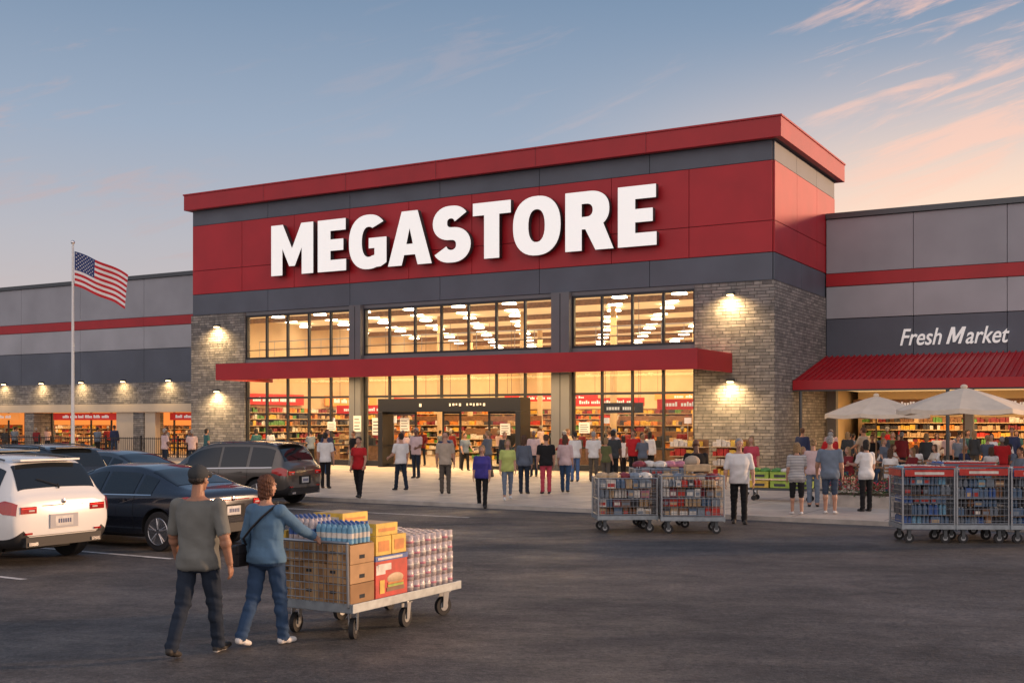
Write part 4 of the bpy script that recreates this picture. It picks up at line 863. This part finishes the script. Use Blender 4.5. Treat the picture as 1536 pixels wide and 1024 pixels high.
# ------------------------------------------------------------------ cage trolleys
def trolley(x,y,rz,Lx,Wy,Hz,kind=0,name='cage_trolley'):
    root=empty(name,(x,y,0),rz); b=B(); zb=.26
    b.box(-.02,Lx+.02,-.02,Wy+.02,zb,zb+.08,'deck_metal')
    for px_ in (.0,Lx):
        for py_ in (0,Wy): b.cap((px_,py_,zb),(px_,py_,Hz),.02,.02,'metal',8)
    for z in (zb+.1,Hz,(zb+Hz)/2): 
        for yy in(0,Wy): b.cap((0,yy,z),(Lx,yy,z),.013,.013,'metal',6)
        for xx in(0,Lx): b.cap((xx,0,z),(xx,Wy,z),.013,.013,'metal',6)
    n=int(Lx/.075)
    for k in range(1,n):
        for yy in(0,Wy): b.cyl((Lx*k/n,yy,zb+.08),(Lx*k/n,yy,Hz),.0045,.0045,'wire',5)
    n2=int(Wy/.075)
    for k in range(1,n2):
        for xx in(0,Lx): b.cyl((xx,Wy*k/n2,zb+.08),(xx,Wy*k/n2,Hz),.0045,.0045,'wire',5)
    z=zb+.15
    while z<Hz:
        for yy in(0,Wy): b.cyl((0,yy,z),(Lx,yy,z),.0045,.0045,'wire',5)
        for xx in(0,Lx): b.cyl((xx,0,z),(xx,Wy,z),.0045,.0045,'wire',5)
        z+=.11
    if kind: b.box(.03,Lx-.03,-.038,-.022,Hz-.14,Hz-.02,'g_red'); b.cap((.02,-.05,Hz+.03),(Lx-.02,-.05,Hz+.03),.018,.018,'g_red',8); b.box(-.036,-.022,.03,Wy-.03,Hz-.14,Hz-.02,'g_red'); b.box(.2,Lx-.2,-.042,-.039,Hz-.11,Hz-.06,'g_white')
    b.obj('cage',root)
    b=B()
    for cx_ in (.14,Lx-.14):
        for cy_ in (.1,Wy-.1):
            b.cyl((cx_,cy_-.025,.09),(cx_,cy_+.025,.09),.09,.09,'rubber',20); b.cyl((cx_,cy_-.028,.09),(cx_,cy_+.028,.09),.045,.045,'metal',12); b.box(cx_-.03,cx_+.03,cy_-.04,cy_-.032,.08,.25,'metal_dark'); b.box(cx_-.03,cx_+.03,cy_+.032,cy_+.04,.08,.25,'metal_dark'); b.box(cx_-.05,cx_+.05,cy_-.05,cy_+.05,.235,.258,'metal_dark')
    b.obj('casters',root)
    b=B(); z=zb+.085; rr=random.Random(int(x*100)); lv=0
    k2=['g_slateblue','g_steel','g_white','g_maroon','g_brown','g_tan','g_steel','g_dark','g_red','g_slateblue','g_pink'] if not kind else ['g_slateblue','g_blue','g_slateblue','g_dark','g_steel','g_slateblue','g_cyan','g_brown']
    while z<Hz-.12:
        h=rr.uniform(.15,.21); xx=.05
        while xx<Lx-.16:
            w=rr.uniform(.10,.20); kk=rr.choice(k2); yy=.05+rr.uniform(0,.05)
            while yy<Wy-.12:
                ww=rr.uniform(.14,.24); ww=min(ww,Wy-.04-yy); hv=h-rr.uniform(.012,.05)
                if rr.random()<(.6 if not kind else .25): 
                    b.box(xx,xx+w-.015,yy,yy+ww-.01,z,z+hv,kk); b.box(xx+.015,xx+w-.03,yy-.003,yy-.0005,z+.03,z+h*.5,rr.choice(['g_white','g_red','g_tan','g_steel']))
                    b.box(xx-.003,xx-.0005,yy+.02,yy+ww-.03,z+.03,z+h*.5,rr.choice(['g_white','g_dark','g_red']))
                else:
                    for q in range(2):
                        for q2 in range(2): b.cyl((xx+w*(.27+.5*q)-.01,yy+ww*(.27+.5*q2),z),(xx+w*(.27+.5*q)-.01,yy+ww*(.27+.5*q2),z+h*.7),w*.22,w*.22,kk,8); b.cyl((xx+w*(.27+.5*q)-.01,yy+ww*(.27+.5*q2),z+h*.7),(xx+w*(.27+.5*q)-.01,yy+ww*(.27+.5*q2),z+h*.88),w*.2,w*.09,kk,8); b.cyl((xx+w*(.27+.5*q)-.01,yy+ww*(.27+.5*q2),z+h*.88),(xx+w*(.27+.5*q)-.01,yy+ww*(.27+.5*q2),z+h*.95),w*.1,w*.1,'g_white',8)
                yy+=ww
            xx+=w
        if lv%2==1: b.box(.03,Lx-.03,.03,Wy-.03,z-.008,z-.003,'cardboard_dark')
        z+=h; lv+=1
    if not kind:
        for q in range(5): b.ell((.15+q*.22,Wy*.5+rr.uniform(-.1,.1),z+.02),(.16,.24,.09),rr.choice(['g_white','g_pink','g_tan','g_steel','g_maroon']),10,6)
    b.obj('packed_goods',root,bevel=0)
trolley(1.72,22.75,rad(4),1.18,.85,1.08); trolley(2.95,22.55,rad(-3),1.22,.85,1.14)
trolley(2.55,23.75,rad(2),1.2,.8,1.22)
trolley(7.12,20.85,rad(-2),.93,.8,1.36,1); trolley(8.09,20.8,rad(-1),.93,.8,1.38,1); trolley(9.06,20.75,0,.93,.8,1.36,1); trolley(10.05,20.7,0,.93,.8,1.36,1)
trolley(8.2,21.8,0,1.0,.8,1.40,1); 
b=B(); b.box(0,.5,0,.35,0,.14,'g_tan'); b.ell((.15,.17,.2),(.16,.14,.12),'c_beige'); b.obj('shopping_bag',loc=(3.45,22.7,1.22),bevel=.02)
b=B(); shelf(b,0,1.4,0,1.5,.5,.36,R,['g_red','g_red','g_white','g_yellow']); 
for o_,n_ in ((W(-1.9,-1.6),'display_shelf'),(W(-3.4,-2.2),'display_shelf')): b.obj(n_,loc=(o_[0],o_[1],0),rz=RZ)
b=B(); 
for i in range(3):
    for s in (0,1): b.box(i*.55,i*.55+.5,0,.5,.35+s*.24,.35+s*.24+.18,'g_lime' if (i+s)%3 else 'g_yellow'); b.box(i*.55+.1,i*.55+.4,-.004,0,.39+s*.24,.46+s*.24,'g_dark'); 
    for q in range(4): b.ell((i*.55+.12+.25*(q%2),.12+.25*(q//2),.80),(.12,.12,.07),R.choice(['g_lime','g_white','g_green','g_yellow']))
b.box(-.03,1.68,-.03,.53,.28,.34,'metal_dark')
for x in(.1,1.55):
    for y in(.05,.45): b.cyl((x,y,.08),(x,y,.3),.02,.02,'metal_dark',6); b.cyl((x,y-.02,.07),(x,y+.02,.07),.07,.07,'rubber',14)
b.obj('produce_cart',loc=(6.35,30.6,SW),rz=rad(-25))
b=B(); b.box(0,2.6,0,.9,0,.28,'kerb'); b.box(.06,2.54,.06,.84,.28,.30,'soil')
for k in range(3200):
    x=R.uniform(-.05,2.65);y=R.uniform(-.08,.95); h=.24+R.random()**.7*(.42+.12*math.sin(x*5)+.07*math.sin(x*13+y*7)); s=R.uniform(.02,.045); a=R.uniform(0,6.3); t=R.uniform(-.6,.6)
    d=Vector((math.cos(a),math.sin(a),t))*s; e=Vector((-math.sin(a),math.cos(a),R.uniform(-.5,.5)))*s*.6; c=Vector((x,y,h)); b.add([c-d,c+e,c+d,c-e],[(0,1,2,3)],'blossom' if (h>.40 and R.random()<.45) else 'leaf')
o=b.obj('flower_bed',loc=(7.95,28.6,SW),rz=RZ,flip=False)
for xx,yy in ((10.4,27.2),(12.8,25.8)):
    o2=bpy.data.objects.new('flower_bed',o.data); sc.collection.objects.link(o2); o2.location=(xx,yy,SW); o2.rotation_euler=(0,0,RZ)
def umbrella(x,y,R_=1.75,zt=3.1,drop=.62,rot=.2):
    b=B(); n=8
    vs=[(0,0,zt)]; fs=[]; K=5; m=n*4
    for k in range(1,K+1):
        f=k/K
        for j in range(m):
            a=2*math.pi*j/m+rot; q=abs(math.sin(n*(2*math.pi*j/m)/2)); r=R_*f*(1-.055*q*f); vs.append((r*math.cos(a),r*math.sin(a),zt-drop*f**1.15-.05*q*f))
    for j in range(m): fs.append((0,1+j,1+(j+1)%m))
    for k in range(K-1):
        for j in range(m): a=1+k*m+j; c=1+k*m+(j+1)%m; fs.append((a,a+m,c+m,c))
    o=len(vs); 
    for j in range(m): p=vs[1+(K-1)*m+j]; vs.append((p[0]*1.005,p[1]*1.005,p[2]-.13))
    for j in range(m): a=1+(K-1)*m+j; c=1+(K-1)*m+(j+1)%m; fs.append((a,o+j,o+(j+1)%m,c))
    b.add(vs,fs,'umbrella_cloth'); b.ell((0,0,zt+.02),(.1,.1,.07),'umbrella_cloth')
    b.cyl((0,0,0),(0,0,zt+.08),.028,.025,'wood',10); b.cyl((0,0,0),(0,0,.08),.32,.3,'metal_dark',20)
    for j in range(n): a=2*math.pi*j/n+rot; b.cyl((0,0,zt-.05),(R_*.95*math.cos(a),R_*.95*math.sin(a),zt-drop-.0),.01,.008,'wood',5); b.cyl((0,0,zt-.75),(R_*.5*math.cos(a),R_*.5*math.sin(a),zt-drop*.45-.05),.008,.008,'wood',5)
    b.obj('patio_umbrella',loc=(x,y,SW),flip=False)
umbrella(12.6,39.6,1.8,2.98,.62,.2); umbrella(12.95,32.8,1.85,3.08,.62,.35); umbrella(17.0,33.5,1.85,3.0,.6,.1)
def table(x,y):
    b=B(); b.cyl((0,0,.72),(0,0,.75),.45,.45,'wood',24); b.cyl((0,0,0),(0,0,.72),.03,.03,'metal_dark',8); b.cyl((0,0,0),(0,0,.03),.25,.25,'metal_dark',16)
    b.cyl((.1,.1,.75),(.1,.1,.87),.03,.035,'g_white',10); b.cyl((-.15,0,.75),(-.15,0,.92),.03,.03,'g_orange',10); b.obj('cafe_table',loc=(x,y,SW))
    for a in (0.3,2.4,4.4):
        c=B(); c.box(-.21,.21,-.21,.21,.43,.46,'wood'); 
        for q in(-.19,.19):
            for p in(-.19,.19): c.cyl((q,p,0),(q,p,.44 if p<0 else .88),.014,.014,'metal_dark',6)
        for z in(.6,.7,.8): c.box(-.19,.19,.18,.2,z,z+.06,'wood')
        cx_,cy_=x+.80*math.cos(a),y+.80*math.sin(a)
        c.obj('cafe_chair',loc=(cx_,cy_,SW),rz=a-math.pi/2)
        if R.random()<.75: crowd(0,0,SW+.005,face=a+math.pi/2,pool=seat,wxy=(cx_+.02*math.cos(a),cy_+.02*math.sin(a)))
for x,y in ((11.6,37.8),(13.6,38.6),(13.4,31.6),(11.2,33.9),(15,36),(9.6,35.0),(15.2,31.0)): table(x,y)
for o in tm+seat:
    if o.name not in used: bpy.data.objects.remove(o)
# ------------------------------------------------------------------ world
w=bpy.data.worlds.new('World'); sc.world=w; w.use_nodes=True; nt=w.node_tree; n=nt.nodes; l=nt.links; bg=n['Background']
tc=n.new('ShaderNodeTexCoord'); sp=n.new('ShaderNodeSeparateXYZ'); l.new(tc.outputs['Generated'],sp.inputs[0])
rp=n.new('ShaderNodeValToRGB'); e=rp.color_ramp.elements; e[0].position=0; e[0].color=(.68,.50,.45,1); e[1].position=1; e[1].color=(.14,.21,.36,1)
for p,c in ((.07,(.66,.55,.53)),(.15,(.54,.53,.58)),(.24,(.37,.45,.58)),(.36,(.20,.30,.45))): q=e.new(p); q.color=(*c,1)
l.new(sp.outputs[2],rp.inputs[0])
def mth(op,a,b_=None,clamp=False):
    m=n.new('ShaderNodeMath'); m.operation=op; m.use_clamp=clamp
    for i,v in enumerate((a,b_)):
        if v is None: continue
        if isinstance(v,(int,float)): m.inputs[i].default_value=v
        else: l.new(v,m.inputs[i])
    return m.outputs[0]
def mixc(f,a,b_):
    m=n.new('ShaderNodeMix'); m.data_type='RGBA'
    for k,v in ((0,f),(6,a),(7,b_)):
        if isinstance(v,(int,float)): m.inputs[k].default_value=v
        elif isinstance(v,tuple): m.inputs[k].default_value=(*v,1)
        else: l.new(v,m.inputs[k])
    return m.outputs[2]
def mrange(v,a,b_,c=0,d=1,s='SMOOTHSTEP'):
    m=n.new('ShaderNodeMapRange'); m.interpolation_type=s; m.inputs[1].default_value=a; m.inputs[2].default_value=b_; m.inputs[3].default_value=c; m.inputs[4].default_value=d; l.new(v,m.inputs[0]); return m.outputs[0]
def dotd(v):
    m=n.new('ShaderNodeVectorMath'); m.operation='DOT_PRODUCT'; m.inputs[1].default_value=Vector(v).normalized(); l.new(tc.outputs['Generated'],m.inputs[0]); return m.outputs['Value']
sky=n.new('ShaderNodeTexSky'); sky.sky_type='NISHITA'; sky.sun_disc=False; sky.sun_elevation=rad(7); sky.sun_rotation=rad(75)
sk=n.new('ShaderNodeVectorMath'); sk.operation='SCALE'; sk.inputs[3].default_value=.08; l.new(sky.outputs[0],sk.inputs[0])
col=mixc(.10,rp.outputs[0],sk.outputs[0])
warm=mth('MULTIPLY',mrange(dotd((.52,.85,.08)),.84,1.0),mrange(sp.outputs[2],.33,.13)); col=mixc(mth('MULTIPLY',warm,.9,True),col,(1.20,.84,.60))
back_boost=mrange(mth('MULTIPLY',sp.outputs[1],-1),-.1,.8); col=mixc(back_boost,col,(1.12,.95,.90))  # unseen sky behind the camera, brightness added to fill the facade
# clouds: thin wisps, a little thicker in a few banks
sh=mth('SUBTRACT',sp.outputs[2],mth('MULTIPLY',sp.outputs[0],.30)); cv=n.new('ShaderNodeCombineXYZ'); l.new(mth('MULTIPLY',sp.outputs[0],4.2),cv.inputs[0]); l.new(mth('MULTIPLY',sp.outputs[1],1.6),cv.inputs[1]); l.new(mth('MULTIPLY',sh,24),cv.inputs[2])
nz=n.new('ShaderNodeTexNoise'); nz.inputs['Scale'].default_value=1.6; nz.inputs['Detail'].default_value=10; nz.inputs['Roughness'].default_value=.64; nz.inputs['Distortion'].default_value=.5; l.new(cv.outputs[0],nz.inputs['Vector'])
bankR=mrange(dotd((690,1717,545)),.986,.998); bankL=mth('MULTIPLY',mrange(dotd((-780,1717,380)),.984,.998),.75); bankM=mth('MULTIPLY',mrange(dotd((-560,1717,300)),.997,.9999),.7); bankR2=mth('MULTIPLY',mrange(dotd((800,1717,350)),.990,.999),.6)
bank=mth('MAXIMUM',mth('MAXIMUM',bankR,bankL),mth('MAXIMUM',bankM,bankR2))
thr=mth('SUBTRACT',nz.outputs['Fac'],mth('SUBTRACT',.56,mth('MULTIPLY',bank,.10)))
cm=mrange(thr,0,.17); cm=mth('MULTIPLY',cm,mth('ADD',mth('MULTIPLY',bank,.50),.13)); cm=mth('MULTIPLY',cm,mrange(sp.outputs[2],.0,.06))
ccol=mixc(mrange(sp.outputs[0],-.25,.30),(.58,.43,.42),(1.05,.64,.50)); col=mixc(cm,col,ccol)
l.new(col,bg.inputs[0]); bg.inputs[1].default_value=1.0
sun=bpy.data.lights.new('sun','SUN'); sun.energy=4.0; sun.angle=rad(4); sun.color=(1,.60,.34); so=bpy.data.objects.new('sun',sun); sc.collection.objects.link(so)
sd=Vector((.97,.22,.135)); so.rotation_euler=sd.to_track_quat('Z','Y').to_euler()
cam=bpy.data.cameras.new('camera'); cam.sensor_width=36; cam.lens=1717/1536*36; cam.shift_y=118/1536; cam.clip_end=3000; co=bpy.data.objects.new('camera',cam); sc.collection.objects.link(co); co.location=(0,0,2.24); co.rotation_euler=(rad(90),0,0); sc.camera=co
sc.view_settings.view_transform='Standard'; sc.view_settings.look='None'; sc.view_settings.exposure=0
